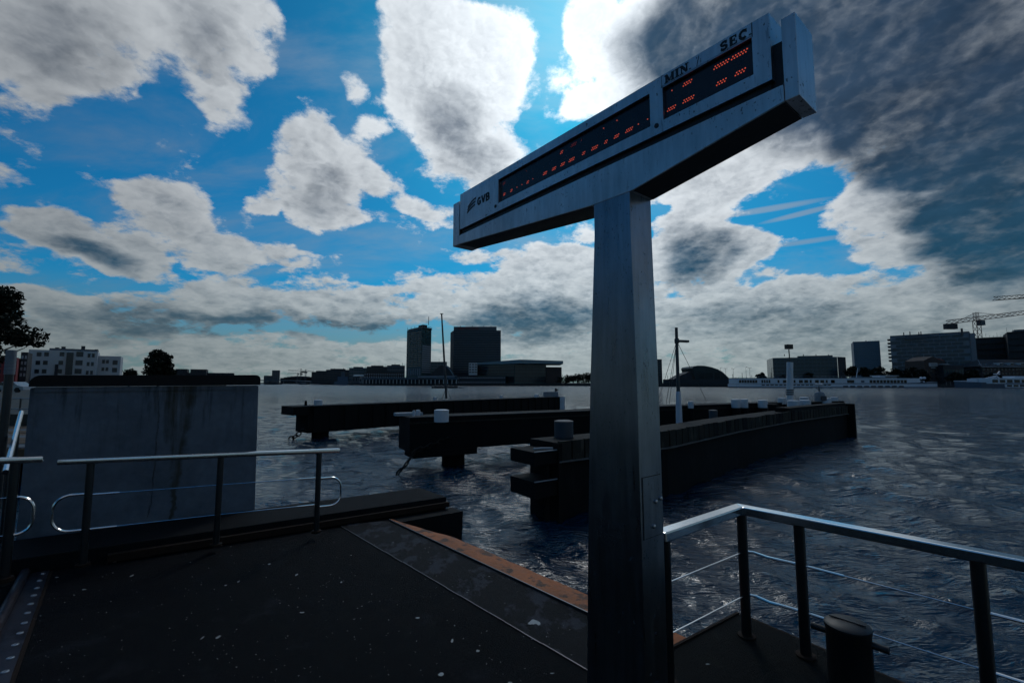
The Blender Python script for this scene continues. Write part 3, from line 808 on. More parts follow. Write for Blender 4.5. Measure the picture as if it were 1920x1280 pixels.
# post: tapered along the sign, even thickness
mb = MB(); pr = [(-.534, .979, .728), (-.72, .979, .728), (-1.573, 1.028, .711), (-2.477, 1.062, .706), (-3.17, 1.083, .706), (-3.55, 1.093, .706)]
for (z, a, b) in pr: mb.v += [tuple(sp(a, z, .002)), tuple(sp(b, z, .002)), tuple(sp(b, z, .196)), tuple(sp(a, z, .196))]
for i in range(len(pr) - 1):
    for k in range(4): mb.f.append((i * 4 + k, i * 4 + (k + 1) % 4, i * 4 + 4 + (k + 1) % 4, i * 4 + 4 + k))
mb.f += [(0, 3, 2, 1), tuple(len(pr) * 4 - 4 + k for k in range(4))]
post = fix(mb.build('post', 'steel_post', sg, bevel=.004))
# access panel on the right face of the post, with two bolts and a lock
def rpt(b, z, out): return sp(.706 + max(0, min(1, (z + 2.477) / .904)) * .005, z, b) - E * out
zp0, zp1 = at(1220, 890, 2.45).z - SR.z, at(1220, 1000, 2.45).z - SR.z
mb = MB(); vs = [rpt(b, z, o) for o in (-.001, .0035) for (b, z) in ((.022, zp1), (.176, zp1), (.176, zp0), (.022, zp0))]
mb.add(vs, [(0, 1, 2, 3), (7, 6, 5, 4), (0, 4, 5, 1), (1, 5, 6, 2), (2, 6, 7, 3), (3, 7, 4, 0)])
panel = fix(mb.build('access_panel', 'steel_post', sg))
mb = MB()
for (b0, b1, z0, z1) in ((.016, .182, zp0, zp0 + .004), (.016, .182, zp1 - .004, zp1), (.016, .020, zp1, zp0)):
    vs = [rpt(b, z, o) for o in (0, .001) for (b, z) in ((b0, z0), (b1, z0), (b1, z1), (b0, z1))]
    mb.add(vs, [(0, 1, 2, 3), (7, 6, 5, 4), (0, 4, 5, 1), (1, 5, 6, 2), (2, 6, 7, 3), (3, 7, 4, 0)])
fix(mb.build('panel_joint', 'black', sg))
zm = (zp0 + zp1) / 2
for (b, z) in ((.125, zm + .02), (.168, zm + .03), (.10, zp1 + .05)):
    MB().tube([rpt(b, z, .003), rpt(b, z, .012), rpt(b, z, .016)], [.011, .011, .005], 12).build('bolt', 'bolt', panel, smooth=True)
for (b, z) in ((.10, -3.05), (.10, -2.82)):
    MB().tube([rpt(b, z, .0), rpt(b, z, .006)], [.008, .006], 10).build('bolt', 'plate', post, smooth=True)
# crossbeam with the shallow V underside
mb = MB(); sec = [(-.042, -.342, -.418), (.706, -.342, -.541), (1.0, -.342, -.537), (2.43, -.346, -.421)]
for (s, z1, z0) in sec: mb.v += [tuple(sp(s, z1, 0)), tuple(sp(s, z1, .195)), tuple(sp(s, z0, .195)), tuple(sp(s, z0, 0))]
for i in range(3):
    for k in range(4): mb.f.append((i * 4 + k, i * 4 + (k + 1) % 4, i * 4 + 4 + (k + 1) % 4, i * 4 + 4 + k))
mb.f += [(0, 1, 2, 3), (12, 13, 14, 15)]
beam = fix(mb.build('crossbeam', 'steel', sg, bevel=.003))
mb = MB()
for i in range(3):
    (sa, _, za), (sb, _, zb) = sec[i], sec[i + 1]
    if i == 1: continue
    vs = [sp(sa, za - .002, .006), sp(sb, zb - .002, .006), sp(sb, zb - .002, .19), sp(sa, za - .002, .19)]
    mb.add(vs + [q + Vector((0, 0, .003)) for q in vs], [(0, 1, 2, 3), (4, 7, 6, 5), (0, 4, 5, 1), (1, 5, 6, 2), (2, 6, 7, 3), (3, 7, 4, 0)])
fix(mb.build('shaded_underside', 'underside', sg))  # thin dark sheet below the steel beam, the underside's shade put into colour
fix(sbox(MB(), -.097, -.0435, -.418, -.060, 0, .195).build('end_upright', 'steel', sg, bevel=.003))
fix(sbox(MB(), 2.4315, 2.527, -.421, -.052, 0, .195).build('end_upright', 'steel', sg, bevel=.003))
fix(sbox(MB(), .012, 2.41, -.342, -.298, .022, .175).build('recess', 'black', sg))
fix(sbox(MB(), -.042, .012, -.342, -.135, .03, .17).build('recess', 'black', sg))
fix(sbox(MB(), 2.41, 2.4312, -.342, -.11, .03, .17).build('recess', 'black', sg))
# housing: a frame round two sunk windows
win = [(.588, 1.893, -.238, -.058), (.072, .512, -.238, -.066)]
Zt, Zb = 0.0, -.299
hs = MB(); D0, D1_ = .0, .19
def cell(s0_, s1_, z0, z1): sbox(hs, s0_, s1_, z0, z1, D0, .03)
cell(0, .072, Zb, Zt); cell(.512, .588, Zb, Zt); cell(1.893, SLEN, Zb, Zt)
for (a, b, z0, z1) in win: cell(a, b, Zb, z0); cell(a, b, z1, Zt)
sbox(hs, .0, SLEN, Zb, Zt, .0305, D1_)
housing = fix(hs.build('display_housing', 'steel', sg))
for (a, b, z0, z1) in win:
    fix(sbox(MB(), a + .001, b - .001, z0 + .001, z1 - .001, .019, .030).build('display_window', 'screen', housing))
for q in ((1231, 236), (929, 387)):
    s, z = spx(*q)
    MB().tube([sp(s, z, .0), sp(s, z, -.003)], .0125, 16).build('keyhole', 'black', housing, smooth=True)
# label plate over the right window
fix(sbox(MB(), .070, .5125, -.060, -.003, -.0025, -.0003).build('label_plate', 'steel', housing))
for s in (.0695, .5135): fix(sbox(MB(), s - .0012, s + .0012, -.066, -.001, -.0028, -.0002).build('plate_joint', 'black', housing))
# red dots, each group where the photo shows one
Z1 = lambda x, y: spx(840 + x / 2.667, y / 2.667, .018)
dots_r = [(1120, 540, 4), (1205, 495, 5), (1120, 458, 1), (1200, 413, 4), (1370, 320, 6), (1460, 270, 6), (1370, 408, 4), (1465, 358, 4)]
dots_l = [(283, 970, 2), (318, 952, 2), (345, 940, 1), (370, 927, 1), (400, 910, 2), (425, 898, 1), (487, 865, 3), (532, 842, 3), (575, 820, 3), (620, 797, 4), (680, 765, 2), (735, 738, 4), (792, 708, 2), (845, 680, 3), (908, 648, 4), (952, 626, 1), (998, 601, 1), (570, 760, 2), (778, 646, 1), (845, 607, 1)]
dots_d = [(282, 915, 2), (392, 858, 1), (630, 722, 4), (668, 706, 1)]
dm = None
for lst, m_, pitch in ((dots_r, 'led', .0125), (dots_l, 'led', .0125), (dots_d, 'led_dim', .0125)):
    for (x, y, k) in lst:
        s, z = Z1(x, y)
        mb = MB()
        for i in range(k):
            for (dz, jig) in ((0, 0), (-.011, .5)):
                if dz and k == 1: continue
                mb.tube([sp(s + (i - (k - 1) / 2 + jig) * pitch, z + dz + .005, .0185), sp(s + (i - (k - 1) / 2 + jig) * pitch, z + dz + .005, .0165)], [.0034, .0024], 8)
        mb.build('lit_dots', m_, housing)
# lettering
def strokes(name, glyphs, O, h, w, adv, thick, parent, m_='letter', bold=1.25):
    mb = MB(); x = 0
    for gl in glyphs:
        for st in gl[1]:
            wd_ = st[0] * h * bold
            mb.ribbon([(x + px * gl[0] * h, py * h) for px, py in st[1]], wd_, O, -E, Vector((0, 0, 1)), FRONT, thick)
        x += gl[0] * h + adv
    return mb.build(name, m_, parent)
SER = lambda x, y, w=.34: (.11, [(x - w / 2, y), (x + w / 2, y)])
gM = (1.25, [(.24, [(.18, .06), (.18, .94)]), (.26, [(.82, .06), (.82, .94)]), (.2, [(.2, .93), (.5, .12)]), (.1, [(.5, .12), (.8, .93)]), SER(.16, .05), SER(.82, .05), SER(.12, .95, .26), SER(.86, .95, .26)])
gI = (.50, [(.26, [(.5, .05), (.5, .95)]), SER(.5, .05, .95), SER(.5, .95, .95)])
gN = (1.05, [(.12, [(.2, .05), (.2, .95)]), (.14, [(.82, .1), (.82, .95)]), (.24, [(.22, .92), (.80, .1)]), SER(.2, .05, .38), SER(.82, .95, .38), SER(.14, .95, .3)])
gD = (.22, [(.2, [(.5, .08), (.5, .12)])])
def arcpts(cx, cy, rx, ry, a0, a1, n=8): return [(cx + rx * cos(radians(a0 + (a1 - a0) * i / n)), cy + ry * sin(radians(a0 + (a1 - a0) * i / n))) for i in range(n + 1)]
gS = (.80, [(.2, arcpts(.5, .72, .33, .21, 20, 250) + arcpts(.5, .29, .35, .22, 75, -165)), (.1, [(.83, .68), (.83, .97)]), (.1, [(.16, .03), (.16, .34)])])
gE = (.85, [(.25, [(.26, .05), (.26, .95)]), (.12, [(.1, .06), (.9, .06)]), (.12, [(.1, .94), (.88, .94)]), (.11, [(.3, .5), (.66, .5)]), (.11, [(.88, .04), (.88, .32)]), (.11, [(.85, .7), (.85, .97)]), (.1, [(.66, .36), (.66, .64)])])
gC = (.90, [(.22, arcpts(.52, .5, .36, .42, 50, 310, 12)), (.1, [(.86, .62), (.86, .97)])])
hL = .043
sM, zM = spx(1247, 151); sS, zS = spx(1351, 93)
zB = -.056
strokes('min_lettering', [gM, gI, gN, gD], sp(sM, zB, -.0027), hL, 1, .004, .0012, housing)
strokes('sec_lettering', [gS, gE, gC, gD], sp(sS, zB, -.0027), hL, 1, .006, .0012, housing)
s_, z_ = spx(1309, 114)
MB().ribbon([(-.006, 0), (.006, .046)], .003, sp(s_, zB - .002, -.0027), -E, Vector((0, 0, 1)), FRONT, .0012).build('slash_mark', 'letter', housing)
gG = (.80, [(.2, arcpts(.5, .5, .36, .41, 45, 330, 12)), (.18, [(.84, .1), (.84, .46)]), (.17, [(.55, .45), (.92, .45)])])
gV = (.80, [(.22, [(.1, .97), (.5, .08)]), (.22, [(.5, .08), (.9, .97)])])
gB = (.75, [(.22, [(.18, .02), (.18, .98)]), (.17, [(.15, .92), (.6, .92)]), (.17, [(.15, .5), (.62, .5)]), (.17, [(.15, .08), (.62, .08)]), (.2, arcpts(.58, .71, .25, .21, 90, -90, 6)), (.2, arcpts(.6, .29, .28, .21, 90, -90, 6))])
sG, zG = spx(895, 385.5)
strokes('operator_lettering', [gG, gV, gB], sp(sG, zG - .002, -.0005), .062, 1, .008, .0012, housing)
sq, zq = spx(876, 399)
mb = MB()
for k in range(3):
    pts = [(0 + .0 * k, .0 + .026 * k - .004 * k), (.03, .012 + .024 * k), (.055, .010 + .026 * k + .012), (.085, .030 + .026 * k), (.11, .034 + .026 * k)]
    pts = [(x_ + .006 * k, y_) for x_, y_ in pts]
    mb.ribbon(pts, .013, sp(sq, zq, -.0005), -E, Vector((0, 0, 1)), FRONT, .0012)
mb.build('wave_logo', 'letter', housing)
# dark painted lines of verse low on the post, hardly readable
for k, (txt, py) in enumerate((('DE PONT', 985), ('HEEFT', 1012))):
    s, z = spx(1119, py)
    text_mesh(txt, 'painted_words', 'engraving', post, sp(s, z, .0018), -E, Vector((0, 0, 1)), FRONT, .05, .20 if k == 0 else .17, .001)

# ------------------------------------------------------------------ ferry guides in the water
def path_box(path, w, z0, z1):
    """a girder following (x, y) points, width w to the far side"""
    n = len(path); near, far = [], []
    for i, p in enumerate(path):
        a, b = Vector(path[max(i - 1, 0)]), Vector(path[min(i + 1, n - 1)])
        d = (b - a).normalized(); nn = Vector((-d.y, d.x))
        if nn.y < 0: nn = -nn
        near.append(Vector(p)); far.append(Vector(p) + nn * w)
    return MB().prism([tuple(p) for p in near] + [tuple(p) for p in far[::-1]], z0, z1)
def pile(px, ytop, wpx, Y, z0, label, m='pile_white', cap=True):
    c = at(px, ytop, Y); r = wpx / 2 / FPX * Y
    t = thing('mooring_pile', label, 'pile', (c.x, c.y, z0), 'mooring piles of the ferry guides')
    MB().lathe((c.x, c.y), [(r, z0), (r, c.z - r * .18)], 24).build('shaft', m, t, smooth=True)
    MB().lathe((c.x, c.y), [(r * 1.02, c.z - r * .18), (r * 1.02, c.z - r * .10), (r * .7, c.z - r * .02), (r * .15, c.z)], 24).build('cap', m if m != 'pile_dark' else 'top_edge', t, smooth=True)
    return t
def post_pile(x, y, r, z0, z1, root, m='guide_side'):
    return MB().lathe((x, y), [(r, z0), (r, z1)], 20).build('support_pile', m, root, smooth=True)
def chain(a, b, label, link=.30, r=.022, sag=.10):
    a, b = Vector(a), Vector(b); d = (b - a); n = max(3, int(d.length / (link * .72))); d.normalize()
    t = thing('mooring_chain', label, 'chain', b)
    sd_ = d.cross(Vector((0, 0, 1))).normalized(); up_ = sd_.cross(d)
    for i in range(n):
        f = (i + .5) / n
        c = a.lerp(b, f) - Vector((0, 0, sag * 4 * f * (1 - f)))
        e2 = sd_ if i % 2 else up_
        e2 = (e2 + (up_ if i % 2 else sd_) * .45).normalized()
        pts = arc(c, d * link * .5, e2 * link * .29, 0, 2 * pi, 12)
        MB().tube(pts, r, 6, cap=False).build('link', 'chain', t, smooth=True)
    return t

# back guide
gA, gB = on(590, 822, WATER), at(1056, 750, 38.5)
gz1 = at(590, 761, gA.y).z; gz0 = at(590, 811, gA.y).z
dirb = Vector((gB.x - gA.x, gB.y - gA.y)).normalized()
p0 = Vector((gA.x, gA.y)) - dirb * .35
t = thing('guide_beam', 'farthest dark ferry guide beam with a thin mast and small flag', 'guide beam', (gA.x, gA.y, gz0), 'ferry guide beams')
gb = path_box([tuple(p0), (gB.x, gB.y)], 1.5, gz0, gz1).build('girder', 'guide', t)
path_box([tuple(p0 - dirb * .75), tuple(p0 + dirb * .4)], 1.5, gz1 - .42, gz1 + .003).build('end_ledge', 'guide', t)
nb = Vector((-dirb.y, dirb.x))
MB().bar((p0.x - dirb.x * .3, p0.y - dirb.y * .3, gz1 + .02), (gB.x, gB.y, gz1 + .02), .12, .04).build('top_rail', 'top_edge', t)
ribs = None
L = (Vector((gB.x, gB.y)) - p0).length
for i in range(26):
    q = p0 + dirb * (.4 + (L - .6) * i / 25) - nb * .03
    mbx = MB().obox((q.x, q.y, (gz0 + gz1) / 2 - .02), (dirb.x, dirb.y, 0), (nb.x, nb.y, 0), (0, 0, 1), .16, .03, (gz1 - gz0) / 2 - .05)
    mbx.build('fender_plank', 'guide', t)
for s in (.9, 9, 18): 
    q = p0 + dirb * s + nb * .6
    post_pile(q.x, q.y, .42, WATER - 1, gz0 + .1, t)
fl = at(1051, 742, 38.0)
MB().box(fl.x - .05, fl.x + .35, fl.y, fl.y + 1.2, gz0, gz1 + .02).build('end_plate', 'pile_white', t)
MB().box(fl.x - 1.4, fl.x - .2, fl.y - .2, fl.y + .6, gz1, gz1 + .42).build('end_box', 'wall_pale', t)
chain((on(543, 822, WATER).x, on(543, 822, WATER).y, WATER), (p0.x - .2, p0.y, gz0 + .25), 'rusty chain hanging from the left end of the farthest guide beam', .32, .032)
pile(597, 749, 15, 24.2, gz1, 'white pile head at the left end of the farthest guide beam')
pile(573.5, 751, 4.5, 23.2, gz1 - .1, 'tiny dark pile head left of the white one, farthest guide beam', 'guide')
pile(816, 744, 7, 31.0, gz1, 'small white pile head beside the thin mast on the farthest beam')
pile(940, 741, 6, 35.0, gz1, 'small white pile head right of the mast on the farthest beam')
pile(1006, 739, 9, 37.5, gz1, 'low white pile head near the flag on the farthest beam')
mt = thing('flag_pole', 'tall thin bare pole standing on the farthest guide beam', 'pole', at(837, 747, 31.6))
a, b = at(837, 747, 31.6), at(828, 588, 31.6)
MB().tube([a, a.lerp(b, .5), b], [.085, .07, .05], 10).build('pole', 'mast_dark', mt, smooth=True)
MB().tube([b - Vector((.12, 0, 0)), b + Vector((.12, 0, 0))], .03, 6).build('pole_head', 'mast_dark', mt)
for s in (-1, 1): MB().tube([a + Vector((.32 * s, 0, -.02)), a + Vector((0, 0, .75))], .02, 6).build('stay', 'mast_dark', mt)
f0 = at(1042, 744, 38.1); f1 = at(1040.5, 727, 38.1)
ft = thing('small_flag', 'small dark pennant on a short stick at the far beam end', 'flag', f0)
MB().tube([f0, f1], .02, 6).build('stick', 'mast_dark', ft)
mb = MB(); w_ = at(1048, 731, 38.1)
mb.add([f1 + Vector((0, 0, 0)), f1 + Vector((0, .01, -.34)), Vector((w_.x, w_.y, w_.z)), f1 + Vector((0, .03, 0)), f1 + Vector((0, .04, -.34)), Vector((w_.x, w_.y + .03, w_.z))], [(0, 1, 2), (5, 4, 3), (0, 3, 4, 1), (1, 4, 5, 2), (2, 5, 3, 0)])
mb.build('pennant', 'black', ft)

# middle guide: straight, then bending towards the tip
mz1, mz0 = .65, -.47
M0 = on(769, 783, mz1); M0b = on(828, 892, WATER)
mid = [(M0.x, M0.y)] + [tuple(on(x, y, mz1).xy) for x, y in ((1107, 770), (1238, 762), (1400, 756.5), (1500, 754), (1583, 752))]
t2 = thing('guide_beam', 'middle dark ferry guide beam carrying the row of white pile heads', 'guide beam', (M0.x, M0.y, mz0), 'ferry guide beams')
path_box(mid, 1.3, mz0, mz1).build('girder', 'guide_side', t2)
dm_ = (Vector(mid[1]) - Vector(mid[0])).normalized(); nm = Vector((-dm_.y, dm_.x))
m0 = Vector(mid[0])
MB().prism([tuple(m0 - dm_ * .2 + nm * .95), tuple(m0 + dm_ * .75 + nm * .95), tuple(m0 + dm_ * .75 + nm * 1.3), tuple(m0 - dm_ * .2 + nm * 1.3)], mz1, mz1 + .10).build('end_shelf', 'frame_pale', t2)
for (pa_, pb_) in zip(mid[:-1], mid[1:]):
    MB().bar((pa_[0], pa_[1], mz1 + .015), (pb_[0], pb_[1], mz1 + .015), .08, .03).build('top_rail', 'top_edge', t2)
    MB().bar((pa_[0] - .03, pa_[1] - .03, mz1 - .18), (pb_[0] - .03, pb_[1] - .03, mz1 - .18), .06, .05).build('rubbing_strip', 'plank', t2)
q = m0 - nm * .0
MB().prism([tuple(q + dm_ * .1 - nm * .06), tuple(q + dm_ * 2.4 - nm * .06), tuple(q + dm_ * 2.4 + nm * .9), tuple(q + dm_ * .1 + nm * .9)], mz0 - .20, mz0 + .01).build('lower_shoe', 'guide_side', t2)
q = m0 + dm_ * 1.75 + nm * .55
post_pile(q.x, q.y, .40, WATER - 1, mz0 + .2, t2)
for (x, y) in (mid[1], mid[2], mid[3]): post_pile(x + .3, y + .6, .42, WATER - 1, mz0 + .1, t2)
cw = on(744, 887, WATER)
chain((cw.x, cw.y, WATER), (m0.x + .2, m0.y - .05, mz0 + .12), 'rusty chain hanging from the left end of the middle guide beam', .26, .026)
chain((m0.x + .25, m0.y - .09, mz0 + .1), (m0.x + 1.45, m0.y + .95, mz0 + .55), 'rusty chain lying against the side of the middle guide beam', .26, .02, .05)
pile(828, 767, 27, 14.75, mz1 - .1, 'large white pile head at the left end of the middle guide beam')
pile(784, 768, 8, 13.9, mz1 + .16, 'small white bitt left of the large pile head, middle beam')
pile(776, 769, 5, 13.7, mz1 + .16, 'tiny grey bitt at the very end of the middle beam')
def mrow(px, yt, w, lab, yb=764, dy=-.45):
    # on the middle guide: depth from the girder under that column
    a = (px - 960) / FPX
    for (pa_, pb_) in zip(mid[:-1], mid[1:]):
        d = Vector(pb_) - Vector(pa_)
        s = (a * pa_[1] - pa_[0]) / (d.x - a * d.y)
        if 0 <= s <= 1.0: 
            Yp = pa_[1] + d.y * s + dy
            zb = at(px, yb, Yp).z
            t_ = pile(px, yt, w, Yp, zb, lab)
            c = at(px, yt, Yp); r = w / 2 / FPX * Yp
            MB().lathe((c.x, c.y), [(r * .97, WATER - 1), (r * .97, zb)], 20).build('lower_shaft', 'guide_side', t_, smooth=True)
            return t_
mrow(1295, 752, 10, 'narrow white pile head right of the lamp mast', 765)
mrow(1379, 748, 16, 'left one of the two touching white pile heads')
mrow(1395, 748, 13, 'right one of the two touching white pile heads')
mrow(1430, 749.5, 17, 'single white pile head left of the tall white post')
mrow(1466, 745, 14, 'white pile head half hidden behind the tall white post', 757, .1)
mrow(1508, 744, 15, 'white pile head with grey lid behind the front pair', 752, .2)
mrow(1549, 746, 16, 'white pile head right of the lamp cabinet', 756, -.2)
mrow(1564, 744, 12, 'last white pile head, nearest the tip of the guides', 753, .3)

# near guide with the plank band
nz1, nz0 = .58, -1.5
near = [tuple(on(x, y, nz1).xy) for x, y in ((1043, 828), (1250, 808), (1380, 786), (1480, 772))]
tip = on(1586, 756.5, nz1 + .12)
near.append((tip.x, tip.y))
t3 = thing('guide_beam', 'nearest dark ferry guide with weathered plank band along its top', 'guide beam', (near[0][0], near[0][1], WATER), 'ferry guide beams')
path_box(near, .9, nz0, nz1 - .02).build('girder', 'guide_side', t3)
prot = None
for (pa_, pb_) in zip(near[:-1], near[1:]):
    a, b = Vector(pa_), Vector(pb_); d = (b - a).normalized(); nn = Vector((-d.y, d.x)); l = (b - a).length
    n = max(4, int(l / .36))
    MB().bar((a.x - nn.x * .03, a.y - nn.y * .03, nz1 - .40), (b.x - nn.x * .03, b.y - nn.y * .03, nz1 - .40), .16, .03).build('ledge_strip', 'top_edge', t3)
    for i in range(n):
        q = a + d * (l * (i + .5) / n) - nn * (.035 + random.uniform(0, .015))
        MB().obox((q.x, q.y, nz1 - .18 + random.uniform(-.015, .015)), (d.x, d.y, 0), (nn.x, nn.y, 0), (0, 0, 1), l / n / 2 - .022, .035, .20).build('plank', 'plank' if random.random() < .7 else 'guide', t3)
a, b = Vector(near[-2]), Vector(near[-1])
# blunt end at the tip
tl, tr_ = on(1440, 780, nz1), tip
path_box([near[-2], near[-1]], .55, nz1 - .02, nz1 + .16).build('raised_end', 'guide', t3)
MB().obox((tip.x + .1, tip.y + .1, -.35), (1, .9, 0), (-.9, 1, 0), (0, 0, 1), .1, .35, 1.05).build('end_plate', 'guide', t3)
MB().tube([(tip.x + .25, tip.y - .05, -1.2), (tip.x + .25, tip.y - .05, .4)], .03, 6).build('ladder_rail', 'wall_green', t3)
# left end: frame of two landings on stilts
n0 = Vector(near[0]); dn = (Vector(near[1]) - n0).normalized(); nn = Vector((-dn.y, dn.x))
za, zb = at(1010, 843, n0.y).z, at(1010, 897, n0.y).z
MB().obox((n0.x + .02, n0.y + .02, -.45), (dn.x, dn.y, 0), (nn.x, nn.y, 0), (0, 0, 1), .05, .10, 1.0).build('corner_post', 'guide', t3)
for z, h in ((za, .13), (zb, .16)):
    c = n0 - dn * .30 + nn * .38
    MB().obox((c.x, c.y, z - h), (dn.x, dn.y, 0), (nn.x, nn.y, 0), (0, 0, 1), .30, .42, h).build('landing', 'guide_side', t3)
    c2 = c - nn * .42
    MB().bar((c2.x - dn.x * .3, c2.y - dn.y * .3, z + .008), (c2.x + dn.x * .3, c2.y + dn.y * .3, z + .008), .03, .016).build('landing_edge', 'frame_pale', t3)
c = n0 - dn * .22 + nn * .05
MB().tube([(c.x, c.y, WATER - .5), (c.x, c.y, za - .1)], .05, 8).build('stilt', 'guide', t3)
rp = n0 - dn * .15 + nn * .12
tag(MB().tube([(rp.x - .28, rp.y - .1, za + .03), (rp.x - .1, rp.y - .03, za + .035), (rp.x + .12, rp.y + .0, za + .03)], .025, 6).build('mooring_rope', 'frame_pale', smooth=True), 'short pale rope lying on the landing at the near guide', 'rope')
pile(1057, 787, 35, n0.y + 1.0, za - .3, 'large dark blue grey pile head beside the plank band, left of the sign post', 'pile_dark')
pile(1337, 768, 15, 18.6, WATER - .5, 'dark pile standing between the two guides, left one', 'pile_dark')
pile(1449, 757, 18, 23.0, WATER - .5, 'dark pile standing between the two guides, right one', 'guide')
pile(1487, 750, 20, 24.2, .3, 'left one of the two front white pile heads near the tip')
pile(1509, 749.5, 19, 24.4, .3, 'right one of the two front white pile heads near the tip')
# lamp mast with stays
lb, lt = at(1274, 802, 15.4), at(1268, 614, 15.4)
lm = thing('lamp_mast', 'slim lamp mast with one lamp arm and wire stays', 'lamp mast', lb)
k = .42
MB().tube([lb, lb.lerp(lt, .22), lb.lerp(lt, .36)], [.11, .095, .075], 12).build('lower_shaft', 'mast_white', lm, smooth=True)
MB().tube([lb.lerp(lt, .36), lb.lerp(lt, .66), lt], [.062, .055, .05], 12).build('upper_shaft', 'mast_dark', lm, smooth=True)
ah = at(1269, 639, 15.4); ae_ = at(1291, 640, 15.4)
MB().bar(ah - Vector((.04, 0, 0)), ae_, .16, .075).build('lamp_head', 'mast_dark', lm, bevel=.015)
MB().lathe((ah.x, ah.y), [(.075, ah.z - .08), (.08, ah.z), (.075, ah.z + .08)], 12).build('collar', 'mast_dark', lm)
for q in (at(1232, 757, 16.6), at(1249, 757, 17.4), at(1255, 757, 16.0), at(1326, 754, 16.0)):
    MB().tube([ah, q], .008, 5).build('stay', 'mast_dark', lm)
# tall white post with floodlight box
wb, wt = at(1481, 750, 25.2), at(1481, 679, 25.2)
wp = thing('signal_post', 'thick white post with small black box on a thin stem', 'post', wb)
MB().tube([wb, wt], [.17, .16], 16).build('shaft', 'pile_white', wp, smooth=True)
MB().tube([wt, at(1479, 655, 25.2)], .03, 8).build('stem', 'mast_dark', wp)
bx0 = at(1479, 650, 25.2)
MB().obox(bx0, (1, .25, 0), (-.25, 1, 0), (0, 0, 1), .18, .12, .13).build('box', 'black', wp, bevel=.01)
for y in (731, 735, 739):
    c = at(1481, y, 25.2); MB().lathe((c.x, c.y), [(.2, c.z - .03), (.21, c.z), (.2, c.z + .03)], 16).build('ring', 'black', wp)
MB().bar(at(1481, 671, 25.2) - Vector((.12, 0, 0)), at(1481, 671, 25.2) + Vector((.12, 0, 0)), .05, .05).build('bracket', 'mast_dark', wp)
# cabinet with floodlights
cb = at(1537, 752, 25.6)
ct = thing('light_cabinet', 'white cabinet with a pair of floodlights near the tip of the guides', 'cabinet', cb)
MB().lathe((cb.x, cb.y), [(.26, cb.z), (.26, cb.z + .42), (.2, cb.z + .5), (.08, cb.z + .55)], 14).build('body', 'wall_pale', ct, smooth=True)
MB().box(cb.x - .1, cb.x + .2, cb.y - .3, cb.y - .25, cb.z + .05, cb.z + .3).build('door', 'pile_dark', ct)
q = Vector((cb.x, cb.y, cb.z + .5))
MB().tube([q, q + Vector((0, 0, .38))], .03, 6).build('stem', 'mast_dark', ct)
for s in (-1, 1):
    MB().obox(q + Vector((.12 * s, 0, .42)), (1, 0, .1 * s), (0, 1, .3), (0, 0, 1), .10, .1, .05).build('floodlight', 'frame_pale', ct)
    MB().tube([q + Vector((0, 0, .1)), q + Vector((.2 * s, 0, .28))], .015, 5).build('brace', 'mast_dark', ct)

# ------------------------------------------------------------------ far banks
def gx(px, Y): return (px - 960) / FPX * Y
QZ = .9
quay = [(480, 1150), (585, 760), (660, 500), (860, 405), (1060, 395), (1240, 318), (1385, 282), (1760, 266), (2600, 250)]
q_xy = [(gx(x, Y), Y) for x, Y in quay]
MB().prism(q_xy + [(2200, 250), (2200, 2600), (-2600, 2600), (-900, 1200)], WATER - 1, QZ).build('south_bank', 'shore', kind='structure')
qw = MB()
for (a, b) in zip(q_xy[:-1], q_xy[1:]): qw.bar((a[0], a[1] - .4, (WATER + QZ) / 2 - .3), (b[0], b[1] - .4, (WATER + QZ) / 2 - .3), 1.2, QZ - WATER + .9)
qw.build('quay_wall', 'quay', kind='structure')
MB().prism([(-13.6, 19), (-150, 240), (-1200, 900), (-1500, 240), (-60, 19)], WATER - 1, .5).build('north_bank', 'shore', kind='structure')
MB().prism([(-25, 18), (-25, -8), (16, -8), (16, -60), (-90, -60), (-90, 18)], -1.6, [.3] * 6).build('north_quay', 'quay', kind='structure')

def hz(py, Y): return HEYE + (HOR - py) / FPX * Y
def footprint(x0, x1, Y, depth, skew=None):
    """rectangular plan: front from photo column x0 (at depth Y) to column x1, square to the view there unless skewed"""
    p0 = Vector((gx(x0, Y), Y)); a1 = (x1 - 960) / FPX
    if skew is None:
        ph = -math.atan(((x0 + x1) / 2 - 960) / FPX) * .88
        u = Vector((cos(ph), sin(ph)))
        p1 = p0 + u * ((a1 * p0.y - p0.x) / (u.x - a1 * u.y))
    else: p1 = Vector((a1 * (Y + skew), Y + skew))
    u = (p1 - p0).normalized(); n = Vector((-u.y, u.x)) * depth
    return [tuple(p0), tuple(p1), tuple(p1 + n), tuple(p0 + n)]
def on_face(fp, px):
    p0, p1 = Vector(fp[0]), Vector(fp[1]); u = (p1 - p0).normalized(); a = (px - 960) / FPX
    return p0 + u * ((a * p0.y - p0.x) / (u.x - a * u.y))
